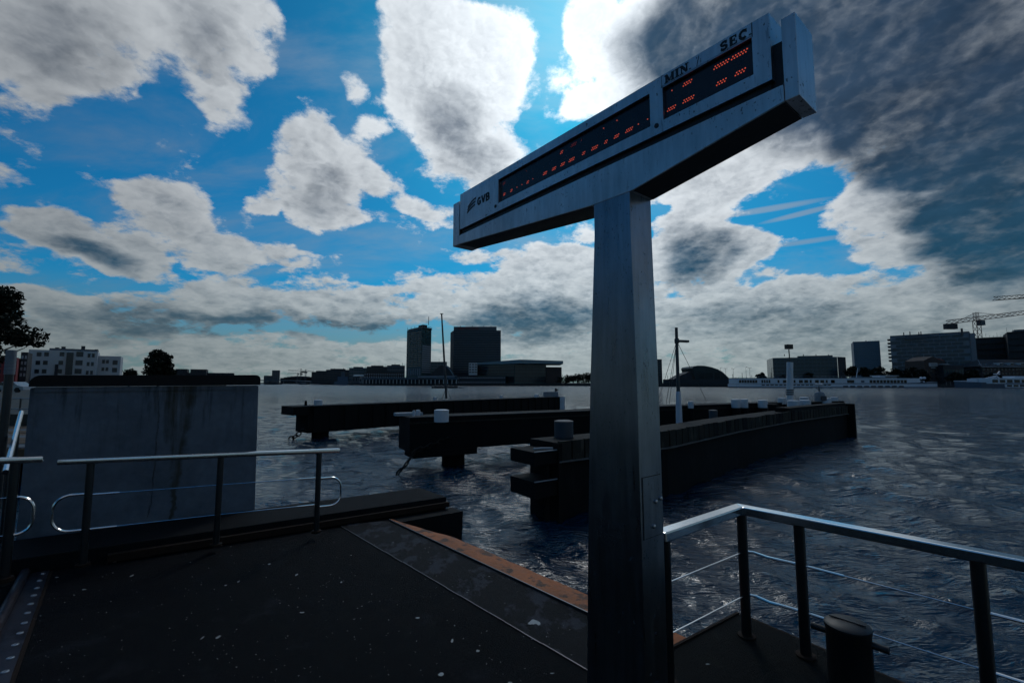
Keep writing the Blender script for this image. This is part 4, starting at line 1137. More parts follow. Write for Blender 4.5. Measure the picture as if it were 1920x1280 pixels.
def windows(root, P0, P1, z0, z1, rows, cols, wf, hf, m='glass_dark', name='window', skip=(), proud=.12, stagger=0.0):
    """panes proud of the wall between P0 and P1"""
    P0, P1 = Vector((P0[0], P0[1])), Vector((P1[0], P1[1])); d = P1 - P0; l = d.length; d.normalize()
    n = Vector((d.y, -d.x))
    if n.dot(-P0) < 0: n = -n
    cw, rh = l / cols, (z1 - z0) / rows
    src = None
    for r in range(rows):
        for c in range(cols):
            if (r, c) in skip: continue
            off = stagger * (cw / 2 if r % 2 else 0)
            u = cw * (c + .5) + off
            if u + cw * wf / 2 > l: continue
            q = P0 + d * u + n * (proud / 2 - .02)
            ctr = Vector((q.x, q.y, z0 + rh * (r + .5)))
            if src is None:
                src = MB().obox(ctr, (d.x, d.y, 0), (n.x, n.y, 0), (0, 0, 1), cw * wf / 2, proud / 2 + .02, rh * hf / 2).build(name, m, root)
                base = ctr
            else:
                copy_to(src, ctr - base, root)
def building(label, x0, x1, ytop, Y, depth=20, m='wall_dark', name='office_building', cat='building', skew=None, ybot=None, group=None):
    fp = footprint(x0, x1, Y, depth, skew)
    t = thing(name, label, cat, (fp[0][0], fp[0][1], QZ), group)
    z0 = QZ - .2 if ybot is None else hz(ybot, Y)
    MB().prism(fp, z0, hz(ytop, Y)).build('wall', m, t)
    return t, fp
def roof_box(root, x0, x1, y0, y1, Y, depth=8, m='wall_dark', name='roof_box', dy=3):
    MB().prism(footprint(x0, x1, Y + dy, depth), hz(y1, Y) - .3, hz(y0, Y)).build(name, m, root)
def antenna(root, x, y0, y1, Y, r=.15): MB().tube([(gx(x, Y), Y + 4, hz(y0, Y)), (gx(x, Y), Y + 4, hz(y1, Y))], r, 5).build('antenna', 'mast_dark', root)

# trees: trunk, limbs and a crown of many leaf-sized faces in clumps
def tree(label, px, ybase, ytop, Y, wpx, m='leaf_far', leaves=1500, group=None, seed=0, z0=None, leaf=.5, name='broadleaf_tree', low=.30):
    rng = np.random.default_rng(seed + 11)
    x = gx(px, Y); zb = QZ - .2 if z0 is None else z0; zt = hz(ytop, Y); H = zt - zb; R = wpx / 2 / FPX * abs(Y)
    t = thing(name, label, 'tree', (x, Y, zb), group)
    tr = MB(); tr.tube([(x, Y, zb - .2), (x + H * .01, Y, zb + H * .3), (x, Y, zb + H * .62)], [H * .028, H * .02, H * .008], 8)
    for i in range(6):
        a = i * 1.05 + rng.random(); h = zb + H * (.25 + .06 * i)
        tr.tube([(x, Y, h), (x + cos(a) * R * .35, Y + sin(a) * R * .35, h + H * .12), (x + cos(a) * R * .7, Y + sin(a) * R * .7, h + H * .2)], [H * .012, H * .007, H * .003], 5)
    tr.build('trunk', 'bark', t, smooth=True)
    nc = 26
    cl = []
    for i in range(nc):
        v = rng.normal(size=3); v /= np.linalg.norm(v); rr = rng.random() ** .45
        cz = zb + H * (low + (.96 - low) * (.5 + .5 * v[2] * rr))
        fr = 1 - .55 * max(0, (cz - zb) / H - .45) * 1.8
        cl.append((x + v[0] * rr * R * .80 * fr, Y + v[1] * rr * R * .80 * fr, cz, R * rng.uniform(.22, .40)))
    cl = np.array(cl)
    k = rng.integers(0, nc, leaves)
    d = rng.normal(size=(leaves, 3)); d /= np.linalg.norm(d, axis=1)[:, None]
    C = cl[k, :3] + d * (cl[k, 3] * rng.random(leaves) ** .35)[:, None] * np.array([1, 1, .72])
    C[:, 2] = np.minimum(C[:, 2], zt + R * .03)
    u = rng.normal(size=(leaves, 3)); u /= np.linalg.norm(u, axis=1)[:, None]
    w = np.cross(u, rng.normal(size=(leaves, 3))); w /= np.linalg.norm(w, axis=1)[:, None]
    s = leaf * rng.uniform(.5, 1.2, leaves)[:, None]
    V = np.stack([C - u * s, C + w * s * .5, C + u * s, C - w * s * .5], 1).reshape(-1, 3)
    cr = MB(); cr.v = [tuple(q) for q in V]; cr.f = [(4 * i, 4 * i + 1, 4 * i + 2, 4 * i + 3) for i in range(leaves)]
    cr.build('crown', m, t)
    return t

# ---- centre: two towers, hall, music building
Y0 = 430
def tower_pts(xs, Ys): return [(gx(x, y), y) for x, y in zip(xs, Ys)]
# left tower: two faces seen over its corner
fp = tower_pts((762, 790, 808, 784), (462, 440, 456, 480))
t = thing('office_tower', 'tall slim green glass office tower with antenna, left of the two towers', 'tower', (fp[1][0], fp[1][1], QZ))
zt = hz(617, 450)
MB().prism(fp, QZ - .2, zt).build('wall', 'wall_green', t)
windows(t, fp[0], fp[1], hz(688, 450), zt - 2.5, 17, 4, .84, .52, 'glass_dark')
windows(t, fp[1], fp[2], hz(700, 450), hz(648, 450), 13, 1, .92, .52, 'frame_pale', 'balcony_band', proud=.5)
windows(t, fp[1], fp[2], hz(646, 450), hz(620, 450), 3, 3, .80, .8, 'glass_teal')
windows(t, fp[0], fp[1], hz(704, 450), hz(691, 450), 1, 7, .35, .95, 'wall_pale', 'column', proud=.6)
MB().prism(tower_pts((764, 790, 809, 786), (463, 438, 455, 478)), zt, hz(614.5, 450)).build('roof_rim', 'mast_dark', t)
MB().prism(tower_pts((784, 792, 800, 791), (458, 450, 455, 466)), hz(614.5, 450), hz(608, 450)).build('crown_box', 'wall_dark', t)
for i in range(9): 
    f = i / 8; a = Vector(fp[1]).lerp(Vector(fp[2]), f) if i > 4 else Vector(fp[0]).lerp(Vector(fp[1]), i / 4)
    MB().tube([(a.x, a.y + 2, zt), (a.x, a.y + 2, zt + 3.2)], .2, 4).build('roof_post', 'mast_dark', t)
antenna(t, 801, 608, 592, 450, .3)
# hotel slab
fp = tower_pts((850, 939, 933, 844), (470, 470, 492, 492))
t = thing('hotel_tower', 'wide dark hotel tower with striped floors and rooftop lettering', 'tower', (fp[0][0], fp[0][1], QZ))
zt = hz(619, 470)
MB().prism(fp, QZ - .2, zt).build('wall', 'wall_dark', t)
windows(t, fp[0], fp[1], hz(700, 470), zt - .8, 18, 1, .985, .30, 'wall_grey', 'floor_band', proud=.5)
windows(t, fp[0], fp[1], hz(700, 470) + 1.4, zt + .6, 18, 22, .72, .28, 'glass_blue')
MB().prism(tower_pts((850, 931, 928, 852), (472, 472, 488, 488)), zt, hz(611.5, 470)).build('penthouse', 'wall_grey', t)
O = Vector((gx(858, 471.6), 471.5, hz(617.6, 471.5)))
text_mesh('MÖVENPICK HOTEL', 'roof_lettering', 'sign_red', t, O, Vector((1, 0, 0)), Vector((0, 0, 1)), Vector((0, -1, 0)), hz(612.4, 471.5) - O.z, gx(897, 471.5) - O.x, .4)
for x in (862, 885, 906, 920): antenna(t, x, 611.5, 609.5, 470, .3)
# low glass block and arched hall between
t, fp = building('low pale glass block between the two towers', 808, 838, 678, 455, 18, 'wall_grey')
windows(t, fp[0], fp[1], hz(700, 455), hz(679, 455), 4, 5, .85, .55, 'glass_teal')
antenna(t, 822, 678, 672, 455); 
t = thing('arched_hall', 'dark hall with arched roof at the foot of the towers', 'hall', (gx(826, 435), 435, QZ))
pts = [(gx(803 + 49 * i / 14, 435), hz(706 - 22 * sin(pi * (i / 14) ** 1.25), 435)) for i in range(15)]
mb = MB(); n = len(pts)
mb.add([(x, 435, z) for x, z in pts] + [(x, 452, z) for x, z in pts], [tuple(range(n)), tuple(range(n, 2 * n))[::-1]] + [(i, n + i, n + (i + 1) % n, (i + 1) % n) for i in range(n)])
mb.build('roof', 'wall_dark', t)
mb = MB()
for i in range(8, 14): mb.bar((pts[i][0], 434.7, pts[i][1]), (pts[i + 1][0], 434.7, pts[i + 1][1]), .5, .8)
mb.build('roof_edge', 'roof_pale', t)
MB().box(pts[0][0], pts[-1][0], 435.5, 451, QZ, hz(706, 435)).build('wall', 'wall_dark', t)
# music building with the big flat roof
t = thing('concert_hall', 'glass concert hall under a broad pale overhanging flat roof', 'concert hall', (gx(960, 420), 420, QZ))
fpb = [(gx(893, 440), 440), (gx(965, 415), 415), (gx(1024, 425), 425), (gx(1020, 455), 455), (gx(900, 462), 462)]
MB().prism(fpb, QZ - .2, hz(684, 425)).build('glass_body', 'glass_teal', t)
zr = hz(674, 420)
rf = [(gx(889, 442), 442), (gx(975, 408), 408), (gx(1056, 424), 424), (gx(1050, 462), 462), (gx(900, 466), 466)]
MB().prism(rf, [hz(684, 442), hz(681.5, 408), hz(682, 424), hz(682, 424), hz(684, 442)], [hz(680.5, 442), hz(674, 408), hz(676.5, 424), hz(676, 424), hz(680, 442)]).build('roof', 'roof_pale', t)
for (a, b, c_) in ((fpb[0], fpb[1], 14), (fpb[1], fpb[2], 10)):
    windows(t, a, b, QZ + 1, hz(685, 425), 5, c_, .86, .84, 'glass_dark', 'glass_panel', proud=.3)
MB().prism([(gx(1024, 424), 424), (gx(1053, 428), 428), (gx(1050, 450), 450), (gx(1022, 450), 450)], QZ - .2, hz(688, 425)).build('side_block', 'wall_brick', t)
t, fp = building('small white annex with window rows at the concert hall', 879, 895, 680, 428, 14, 'wall_white', ybot=703)
windows(t, fp[0], fp[1], hz(700, 428), hz(681, 428), 4, 3, .6, .45)
t, fp = building('long low dark waterside block with pale window strip', 853, 948, 705, 408, 10, 'wall_dark')
windows(t, fp[0], fp[1], hz(709.5, 408), hz(706.5, 408), 1, 22, .6, .6, 'frame_pale')
windows(t, fp[0], fp[1], hz(718.5, 408), hz(714.5, 408), 1, 20, .6, .7, 'wall_pale')
# passenger terminal pier with columns
t = thing('pier_terminal', 'long low pier terminal on slim columns below the towers', 'terminal', (gx(760, 412), 412, QZ))
def pier(x0, x1, ya, yb, Ya, Yb):
    return [(gx(x0, Ya), Ya), (gx(x1, Yb), Yb), (gx(x1, Yb) + 2, Yb + 12), (gx(x0, Ya) + 2, Ya + 12)]
P = pier(680, 858, 708, 708, 478, 404)
MB().prism(P, [hz(711.5, 478), hz(711.5, 404), hz(711.5, 404), hz(711.5, 478)], [hz(708, 478), hz(707, 404), hz(707, 404), hz(708, 478)]).build('roof_deck', 'wall_grey', t)
MB().prism([(x, y + 7) for x, y in P], QZ - .2, [hz(711.5, 478), hz(711.5, 404), hz(711.5, 404), hz(711.5, 478)]).build('back_wall', 'wall_dark', t)
a, b = Vector(P[0]), Vector(P[1])
for i in range(26):
    q = a.lerp(b, i / 25.5 + .01)
    MB().box(q.x - .35, q.x + .35, q.y + .3, q.y + 1, QZ - .2, hz(711.5, q.y)).build('column', 'wall_white', t)
MB().prism([(gx(784, 428), 428), (gx(857, 408), 408), (gx(857, 416), 416), (gx(784, 436), 436)], hz(708, 420), hz(704.5, 420)).build('upper_deck', 'wall_pale', t)
# row of waterfront blocks to the left
rows_ = [(585, 622, 697, 640, 'wall_dark', 'low dark waterfront block at the left end of the row'),
 (612, 657, 693, 600, 'wall_dark', 'dark stepped waterfront block, second of the row'),
 (655, 690, 689.5, 560, 'wall_grey', 'grey waterfront block with lighter corner, third of the row'),
 (688, 728, 687, 520, 'wall_dark', 'flat topped glass block, fourth of the waterfront row'),
 (726, 759, 685, 500, 'wall_grey', 'glass block beside the slim tower, last of the waterfront row')]
for i, (x0, x1, y, Y, m, lab) in enumerate(rows_):
    t, fp = building(lab, x0, x1, y, Y, 24, m, group='waterfront blocks left of the towers')
    windows(t, fp[0], fp[1], hz(714, Y), hz(y + 1.5, Y), 4, 6 + i, .78, .5, ('glass_dark', 'glass_blue', 'glass_teal')[i % 3])
    roof_box(t, x0 + 8, x1 - 9, y - 2, y, Y)
    for x in (x0 + 13, x1 - 6): antenna(t, x, y, y - 5 if i == 4 else y - 3, Y, .2)
t, fp = building('low brown building with a grid of small windows in front', 683, 758, 698, 488, 12, 'wall_brick')
windows(t, fp[0], fp[1], hz(709, 488), hz(699, 488), 2, 18, .5, .5, 'frame_pale')
for i, (x0, x1, y, Y, m, lab) in enumerate([(662, 686, 702, 520, 'wall_grey', 'small grey gabled shed on the far quay'), (674, 700, 706, 505, 'wall_pale', 'small pale house on the far quay')]):
    t, fp = building(lab, x0, x1, y + 3, Y, 10, m)
    a, b = fp[0], fp[1]
    mb = MB(); z0, z1 = hz(y + 3, Y), hz(y, Y); xm = (a[0] + b[0]) / 2
    mb.add([(a[0], a[1] - .3, z0), (b[0], a[1] - .3, z0), (b[0], a[1] + 5, z1), (a[0], a[1] + 5, z1), (a[0], a[1] + 10, z0), (b[0], a[1] + 10, z0)], [(0, 1, 2, 3), (3, 2, 5, 4), (0, 3, 4), (1, 5, 2), (0, 4, 5, 1)])
    mb.build('roof', 'roof_pale' if i == 0 else 'wall_dark', t)
    windows(t, a, b, QZ + 1, z0, 1, 5, .5, .5)
# grey navy-like vessel at the far quay
t = thing('moored_vessel', 'grey vessel with stepped superstructure moored at the far left quay', 'ship', (gx(642, 520), 520, WATER))
MB().prism([(gx(628, 520), 520), (gx(656, 512), 512), (gx(658, 522), 522), (gx(630, 530), 530)], WATER - .3, hz(715, 520)).build('hull', 'ship_blue', t)
MB().prism([(gx(634, 522), 522), (gx(653, 516), 516), (gx(653, 522), 522), (gx(634, 527), 527)], hz(715, 520), hz(706, 520)).build('superstructure', 'ship_blue', t)
MB().prism([(gx(640, 520), 520), (gx(648, 518), 518), (gx(648, 522), 522), (gx(640, 524), 524)], hz(706, 520), hz(698, 520)).build('bridge', 'wall_grey', t)
MB().tube([(gx(644, 520), 521, hz(698, 520)), (gx(644, 520), 521, hz(690, 520))], .4, 5).build('mast', 'mast_dark', t)
# distant tower, slab, bridge
Yf = 1180
t, fp = building('distant square tower block at the far left of the horizon', 511, 525, 694, Yf, 30, 'wall_grey', 'tower_block', 'tower')
windows(t, fp[0], fp[1], hz(714, Yf), hz(696, Yf), 7, 4, .6, .5)
t, fp = building('distant low slanted block beside the far tower block', 496, 512, 704, Yf, 30, 'wall_grey', 'tower_block', 'building')
windows(t, fp[0], fp[1], hz(714, Yf), hz(706, Yf), 3, 4, .6, .5)
t = thing('flat_bridge', 'long low bridge on piers at the far left of the river', 'bridge', (gx(555, 900), 900, WATER))
mb = MB(); prev = None
for i in range(15):
    x = 478 + 147 * i / 14; z = hz(713.5 + 6.0 * (i / 14) ** 2 - 1.5 * sin(pi * i / 14), 900); q = Vector((gx(x, 900 - 8 * i), 900 - 8 * i, z))
    if prev is not None: mb.bar(prev, q, 7, 1.6)
    prev = q
mb.build('deck', 'wall_grey', t)
for x in (490, 512, 536, 560, 585): MB().box(gx(x, 890) - 1.5, gx(x, 890) + 1.5, 880, 884, WATER - 1, hz(715.5, 885)).build('bridge_pier', 'wall_dark', t)
t, fp = building('distant low hump roofed hall behind the bridge', 527, 590, 709, 1050, 30, 'wall_dark', 'hall', 'hall')
mb = MB()
for i in range(10): mb.box(gx(527 + 6.3 * i, 1050), gx(527 + 6.3 * (i + 1), 1050), 1050, 1080, hz(709, 1050), hz(709 - 4 * sin(pi * (i + .5) / 10), 1050))
mb.build('roof', 'wall_dark', t)
for (x0, x1, lab) in ((497, 525, 'dark low barge far left on the river'), (563, 578, 'small dark ferry boat far left under the bridge')):
    t = thing('river_boat', lab, 'boat', (gx(x0, 640), 640, WATER))
    MB().prism([(gx(x0, 640), 640), (gx(x1, 640), 640), (gx(x1, 640) + 2, 644), (gx(x0, 640), 648)], WATER - .3, hz(719, 640)).build('hull', 'wall_dark', t)
    MB().box(gx(x0 + 3, 640), gx(x1 - 3, 640), 641, 646, hz(719, 640), hz(717, 640)).build('cabin', 'wall_pale' if x0 > 550 else 'wall_dark', t)

# tower cranes
def crane(label, xm, ybase, ytop, Y, x0, y0, x1, y1, m='crane', w=1.6, apex=None):
    """lattice mast and jib; jib from (x0, y0) to (x1, y1) in photo columns and rows"""
    base = Vector((gx(xm, Y), Y, hz(ybase, Y) if ybase < 708 else QZ))
    t = thing('tower_crane', label, 'crane', (base.x, base.y, QZ))
    topz = hz(ytop, Y)
    def lattice(a, b, w, h, name, n):
        a, b = Vector(a), Vector(b); d = (b - a).normalized(); s = d.cross(Vector((0, 0, 1)))
        if s.length < .1: s = Vector((1, 0, 0))
        s.normalize(); u = s.cross(d)
        mb = MB(); cs = [s * w / 2, s * -w / 2, u * h] if abs(d.z) < .7 else [s * w / 2 + u * w / 2, s * w / 2 - u * w / 2, s * -w / 2 - u * w / 2, s * -w / 2 + u * w / 2]
        r = w * .085
        for c in cs: mb.tube([a + c, b + c], r, 4)
        for i in range(n):
            p, q = a.lerp(b, i / n), a.lerp(b, (i + 1) / n)
            for k in range(len(cs)):
                mb.tube([p + cs[k], q + cs[(k + 1) % len(cs)]], r * .7, 4, cap=False)
        return mb.build(name, m, t)
    zj = topz - (topz - base.z) * .0
    J0, J1 = Vector((gx(x0, Y), Y, hz(y0, Y))), Vector((gx(x1, Y), Y, hz(y1, Y)))
    f = (base.x - J0.x) / (J1.x - J0.x); jm = J0.lerp(J1, f)
    lattice((base.x, base.y, QZ), (base.x, base.y, jm.z), w, w, 'mast', max(6, int((jm.z - QZ) / (w * 1.3))))
    lattice(J0, J1, w * .8, w * .9, 'jib', max(10, int((J1 - J0).length / (w * 1.3))))
    ap = Vector((base.x, base.y, topz))
    if topz > jm.z + .5:
        lattice((base.x, base.y, jm.z), ap, w * .7, w * .7, 'apex', 4)
        for q in (J0.lerp(jm, .25), jm.lerp(J1, .55)): MB().tube([ap, q], w * .05, 4).build('tie_bar', m, t)
    c = J0 if abs(base.x - J0.x) < abs(J1.x - base.x) else J1
    c2 = c.lerp(jm, .12)
    MB().box(c2.x - w * 1.3, c2.x + w * 1.3, Y - w * .5, Y + w * .5, c2.z - w * 1.3, c2.z).build('counterweight', 'wall_dark', t)
    MB().box(base.x + w * .4, base.x + w * 1.5, Y - w * .6, Y + w * .5, jm.z - w * 1.2, jm.z).build('cab', 'wall_grey', t)
    return t
crane('distant tower crane with jib to the left, far left horizon', 565, 712, 691, 1000, 541, 695, 575, 697, 'wall_grey', 2.2)
crane('distant tower crane with jib to the right, far left horizon', 574, 712, 692, 980, 567, 696.5, 589, 696.5, 'wall_grey', 2.2)
crane('distant lower tower crane behind the bridge', 559, 712, 699, 1020, 540, 700.5, 567, 700.5, 'wall_grey', 2.0)
crane('brown tower crane over the construction site at the right', 1838, 640, 585, 330, 1781, 607.5, 1960, 585, 'crane_red', 3.0)
crane('second tower crane, only its jib tip reaching in at the right edge', 2010, 640, 545, 300, 1875, 561.5, 2060, 549, 'crane', 2.6)

# ---- right bank
t, fp = building('dark sliver of a building just right of the sign post', 1190, 1241, 674, 420, 20, 'wall_dark')
windows(t, fp[0], fp[1], hz(708, 420), hz(676, 420), 7, 6, .6, .5)
# ship-shaped museum
t = thing('museum_building', 'dark green museum shaped like a ship bow rising to the left', 'museum', (gx(1330, 380), 380, QZ))
def curve_prism(pts, Y, depth, name, m, root):
    mb = MB(); n = len(pts)
    mb.add([(gx(x, Y), Y, hz(y, Y)) for x, y in pts] + [(gx(x, Y) * 1.01, Y + depth, hz(y, Y)) for x, y in pts], [tuple(range(n))[::-1], tuple(range(n, 2 * n))] + [(i, (i + 1) % n, n + (i + 1) % n, n + i) for i in range(n)])
    return fix(mb.build(name, m, root))
curve_prism([(1304, 711), (1301, 700), (1298, 690), (1300, 687), (1308, 685.3), (1320, 685.6), (1333, 688), (1345, 692), (1354, 697), (1360, 703), (1366, 709), (1376, 711)], 380, 30, 'hull_body', 'nemo', t)
windows(t, (gx(1306, 379.6), 379.6), (gx(1352, 379.6), 379.6), hz(709, 380), hz(698, 380), 4, 9, .88, .08, 'wall_dark', 'cladding_joint', proud=.3)
curve_prism([(1262, 711), (1276, 703), (1291, 697), (1294, 698), (1297, 711)], 378, 18, 'entrance_block', 'wall_dark', t)
# blue glass office block
t, fp = building('dark blue glass office block with stepped roof behind the cruise ship', 1449, 1570, 671, 310, 30, 'glass_blue', skew=-14)
windows(t, fp[0], fp[1], hz(707, 316), hz(673, 314), 5, 16, .72, .5, 'glass_dark')
roof_box(t, 1496, 1562, 667, 671, 304, 14, 'glass_blue'); 
MB().prism([(gx(1570.6, 296), 296), (gx(1586, 300), 300), (gx(1584, 318), 318), (gx(1571, 314), 314)], QZ - .2, hz(673, 324)).build('end_block', 'wall_dark', t)
for x in (1478, 1514, 1538, 1562): antenna(t, x, 667, 663.5, 316, .25)
# plain slab
t, fp = building('plain blue grey windowless slab building standing alone', 1602, 1652, 640.5, 350, 24, 'slab_blue', 'slab_building')
windows(t, fp[0], fp[1], hz(690, 352), hz(641.5, 352), 12, 1, .97, .10, 'wall_grey', 'cladding_band', proud=.15)
antenna(t, 1634, 640.5, 637, 350, .25)
# brick-bond office
Yo = 330
t, fp = building('large office block with staggered rectangular window bays', 1672, 1822, 632, Yo, 18, 'wall_pale', skew=-30)
a, b = Vector(fp[0]), Vector(fp[1])
z_lo, z_hi = hz(712, Yo), hz(632, Yo) - .4
t_rows = 12
windows(t, a, b, z_lo, z_hi, t_rows, 7, .90, .74, 'glass_blue', 'window_bay', stagger=1.0, proud=.2)
YR = fp[1][1]
MB().prism([(gx(1822.6, YR - .5), YR - .5), (gx(1833, YR - 4), YR - 4), (gx(1833, YR + 8), YR + 8), (gx(1822.6, YR + 10), YR + 10)], QZ - .2, hz(625, YR)).build('stair_tower', 'wall_pale', t)
pw = Vector((-(b - a).y, (b - a).x)).normalized()
MB().prism([tuple(a + pw * .6), tuple(b + pw * .6), tuple(b + pw * 16), tuple(a + pw * 16)], z_hi + .4, z_hi + 1.4).build('parapet', 'wall_grey', t)
roof_box(t, 1700, 1756, 627.5, 632, 310, 8, 'wall_grey', dy=12); 
for x, y in ((1708, 622), (1720, 620), (1737, 621), (1741, 620)): antenna(t, x, 628, y, 312, .3)
antenna(t, 1820, 627, 614, 296, .6)
for i in range(7):
    z = z_lo + (z_hi - z_lo) * (i + 5.2) / 12
    q = a + pw * 3 - (b - a).normalized() * .9
    MB().obox((q.x, q.y, z + .6), (pw.x, pw.y, 0), ((b - a).x, (b - a).y, 0), (0, 0, 1), 2.4, .8, .6).build('balcony', 'wall_brick' if i % 3 == 0 else 'wall_dark', t)
# construction shells with scaffolding
for i, (x0, x1, y, Y, lab) in enumerate([(1832, 1888, 634, 318, 'dark unfinished concrete building wrapped in scaffolding'), (1893, 1985, 623, 300, 'taller unfinished building at the right edge with pale top')]):
    t, fp = building(lab, x0, x1, y, Y, 26, 'wall_dark', 'construction_building')
    a, b = Vector(fp[0]), Vector(fp[1])
    nf = 8
    sn = Vector(((b - a).y, -(b - a).x)).normalized()
    for k in range(nf + 1):
        z = QZ + (hz(y, Y) - QZ) * k / nf
        MB().bar((a.x + sn.x * .8, a.y + sn.y * .8, z), (b.x + sn.x * .8, b.y + sn.y * .8, z), 1.2, .24).build('scaffold_deck', 'wall_brick', t)
    for k in range(9):
        q = a.lerp(b, k / 8) + sn * 1.3
        MB().tube([(q.x, q.y, QZ), (q.x, q.y, hz(y, Y) + (1.5 if k % 3 else 3))], .09, 4).build('scaffold_pole', 'mast_dark', t)
    roof_box(t, x0 + 14, x1 - 8, y - 6 if i else y - 2, y, Y, 12, 'wall_grey' if i else 'wall_dark')
# brick house with white sign, red roof behind
t, fp = building('dark brick gabled house with white sign board on the quay', 1732, 1766, 676, 290, 14, 'wall_brick', 'quay_house', 'house', skew=0.0)
mb = MB(); a, b = fp[0], fp[1]; z0, z1 = hz(676, 290), hz(668, 290)
mb.add([(a[0], a[1] - .2, z0), (b[0], a[1] - .2, z0), ((a[0] + b[0]) / 2, a[1] - .2, z1), (a[0], a[1] + 14, z0), (b[0], a[1] + 14, z0), ((a[0] + b[0]) / 2, a[1] + 14, z1)], [(0, 1, 2), (5, 4, 3), (0, 2, 5, 3), (1, 4, 5, 2), (0, 3, 4, 1)])
fix(mb.build('gable_roof', 'wall_brick', t))
MB().box(gx(1742, 289.5), gx(1757, 289.5), 289.3, 289.9, hz(687, 290), hz(680.5, 290)).build('sign_board', 'wall_white', t)
for k in range(3): MB().box(gx(1744, 289.5), gx(1755, 289.5), 289.15, 289.28, hz(685.6 - 1.8 * k, 290), hz(685.0 - 1.8 * k, 290)).build('sign_line', 'wall_dark', t)
MB().box(gx(1746, 289.5), gx(1753, 289.5), 289.5, 289.9, hz(690, 290), hz(688.5, 290)).build('small_sign', 'wall_white', t)
windows(t, fp[0], fp[1], hz(712, 290), hz(692, 290), 3, 4, .4, .6)
t, fp = building('low house with red tiled roof behind the brick house', 1751, 1772, 676, 300, 10, 'wall_brick', 'quay_house', 'house', skew=0.0)
mb = MB(); a, b = fp[0], fp[1]; z0, z1 = hz(676, 300), hz(669, 300)
mb.add([(a[0], a[1] - .3, z0), (b[0], a[1] - .3, z0), (b[0] - 2, a[1] + 5, z1), (a[0] + 2, a[1] + 5, z1), (a[0], a[1] + 10, z0), (b[0], a[1] + 10, z0)], [(0, 1, 2, 3), (3, 2, 5, 4), (0, 3, 4), (1, 5, 2), (0, 4, 5, 1)])
fix(mb.build('roof', 'roof_red', t))
t, fp = building('low dark glazed pavilion right of the brick house', 1768, 1806, 684, 286, 12, 'wall_dark', 'pavilion', 'building', skew=0.0)
windows(t, fp[0], fp[1], hz(700, 286), hz(693, 286), 1, 7, .55, .9, 'glass_teal')
MB().box(gx(1765, 285), gx(1777, 285), 284, 288, hz(683.6, 286), hz(682.5, 286)).build('canopy', 'wall_white', t)
# long hipped roof building with dormers
t, fp = building('long brick building with hipped roof and white dormers, right edge', 1840, 1990, 686, 284, 16, 'wall_brick', 'warehouse', 'building', skew=0.0)
a, b = Vector(fp[0]), Vector(fp[1]); z0, z1 = hz(687, 284), hz(673, 284)
mb = MB(); mb.add([(a.x - 1, a.y - .6, z0), (b.x + 1, a.y - .6, z0), (b.x - 5, a.y + 8, z1), (a.x + 6, a.y + 8, z1), (a.x - 1, a.y + 16, z0), (b.x + 1, a.y + 16, z0)], [(0, 1, 2, 3), (3, 2, 5, 4), (0, 3, 4), (1, 5, 2), (0, 4, 5, 1)])
fix(mb.build('roof', 'wall_dark', t))
MB().box(a.x - 1.1, b.x + 1.1, a.y - .95, a.y - .65, z0 - .5, z0 + .25).build('gutter', 'wall_pale', t)
MB().bar((a.x - 1, a.y - .7, z0 + .1), (a.x + 6, a.y + 7.9, z1 + .1), .3, .3).build('hip_ridge', 'wall_pale', t)
for x in (1879, 1899, 1919):
    d0 = MB().box(gx(x - 3.4, 283), gx(x + 3.4, 283), 283.6, 288, hz(684.5, 284), hz(680, 284)).build('dormer', 'wall_white', t)
    for s in (-1.5, 1.5): MB().box(gx(x + s - 1, 283), gx(x + s + 1, 283), 283.4, 283.58, hz(684, 284), hz(681, 284)).build('pane', 'glass_dark', d0)
for x in (1844, 1853, 1870, 1910): MB().box(gx(x - 1.4, 283), gx(x + 1.4, 283), 284.6, 286, hz(683.6, 284), hz(682.4, 284)).build('skylight', 'frame_pale', t)
windows(t, fp[0], fp[1], hz(712, 284), hz(689, 284), 3, 22, .45, .55)
# low quay shed with street lamps, dark
t, fp = building('long low dark railway wall along the quay below the museum', 1242, 1446, 711, 322, 10, 'wall_dark', 'quay_shed', 'wall', skew=-25.0)
for i in range(12):
    x = 1250 + i * 16
    MB().tube([(gx(x, 320 - i), 319 - 2 * i, hz(711, 320)), (gx(x, 320 - i), 319 - 2 * i, hz(704 - (i % 3) * 2, 320))], .15, 4).build('catenary_pole', 'mast_dark', t)
def lamp(label, x, ytop, Y, arm=1):
    b = Vector((gx(x, Y), Y, QZ)); zt = hz(ytop, Y)
    t = thing('street_lamp', label, 'street lamp', b, 'street lamps on the far quay')
    MB().tube([b, (b.x, b.y, zt)], [.13, .08], 6).build('pole', 'mast_dark', t)
    for s in ((-1, 1) if arm == 2 else (arm,)):
        MB().bar((b.x, b.y, zt), (b.x + 1.3 * s, b.y, zt + .15), .3, .16).build('lamp_head', 'mast_dark', t)
for x, y, ar, lab in ((1350, 689.5, 1, 'street lamp rising behind the museum slope'), (1360, 691, 2, 'double armed street lamp right of the museum'), (1374, 691, 2, 'double armed street lamp, second right of the museum'), (1398, 688, 1, 'tallest single street lamp left of the blue office'), (1405, 690, 2, 'double armed street lamp next to the tallest one'), (1376, 708, 1, 'short street lamp low beside the railway wall'), (1446, 690, 1, 'street lamp at the corner of the blue office'), (1740, 690, 1, 'street lamp in front of the brick house'), (1672, 686, 1, 'street lamp between trees left of the staggered office')):
    lamp(lab, x, y, 300 if x > 1440 else 312, ar)
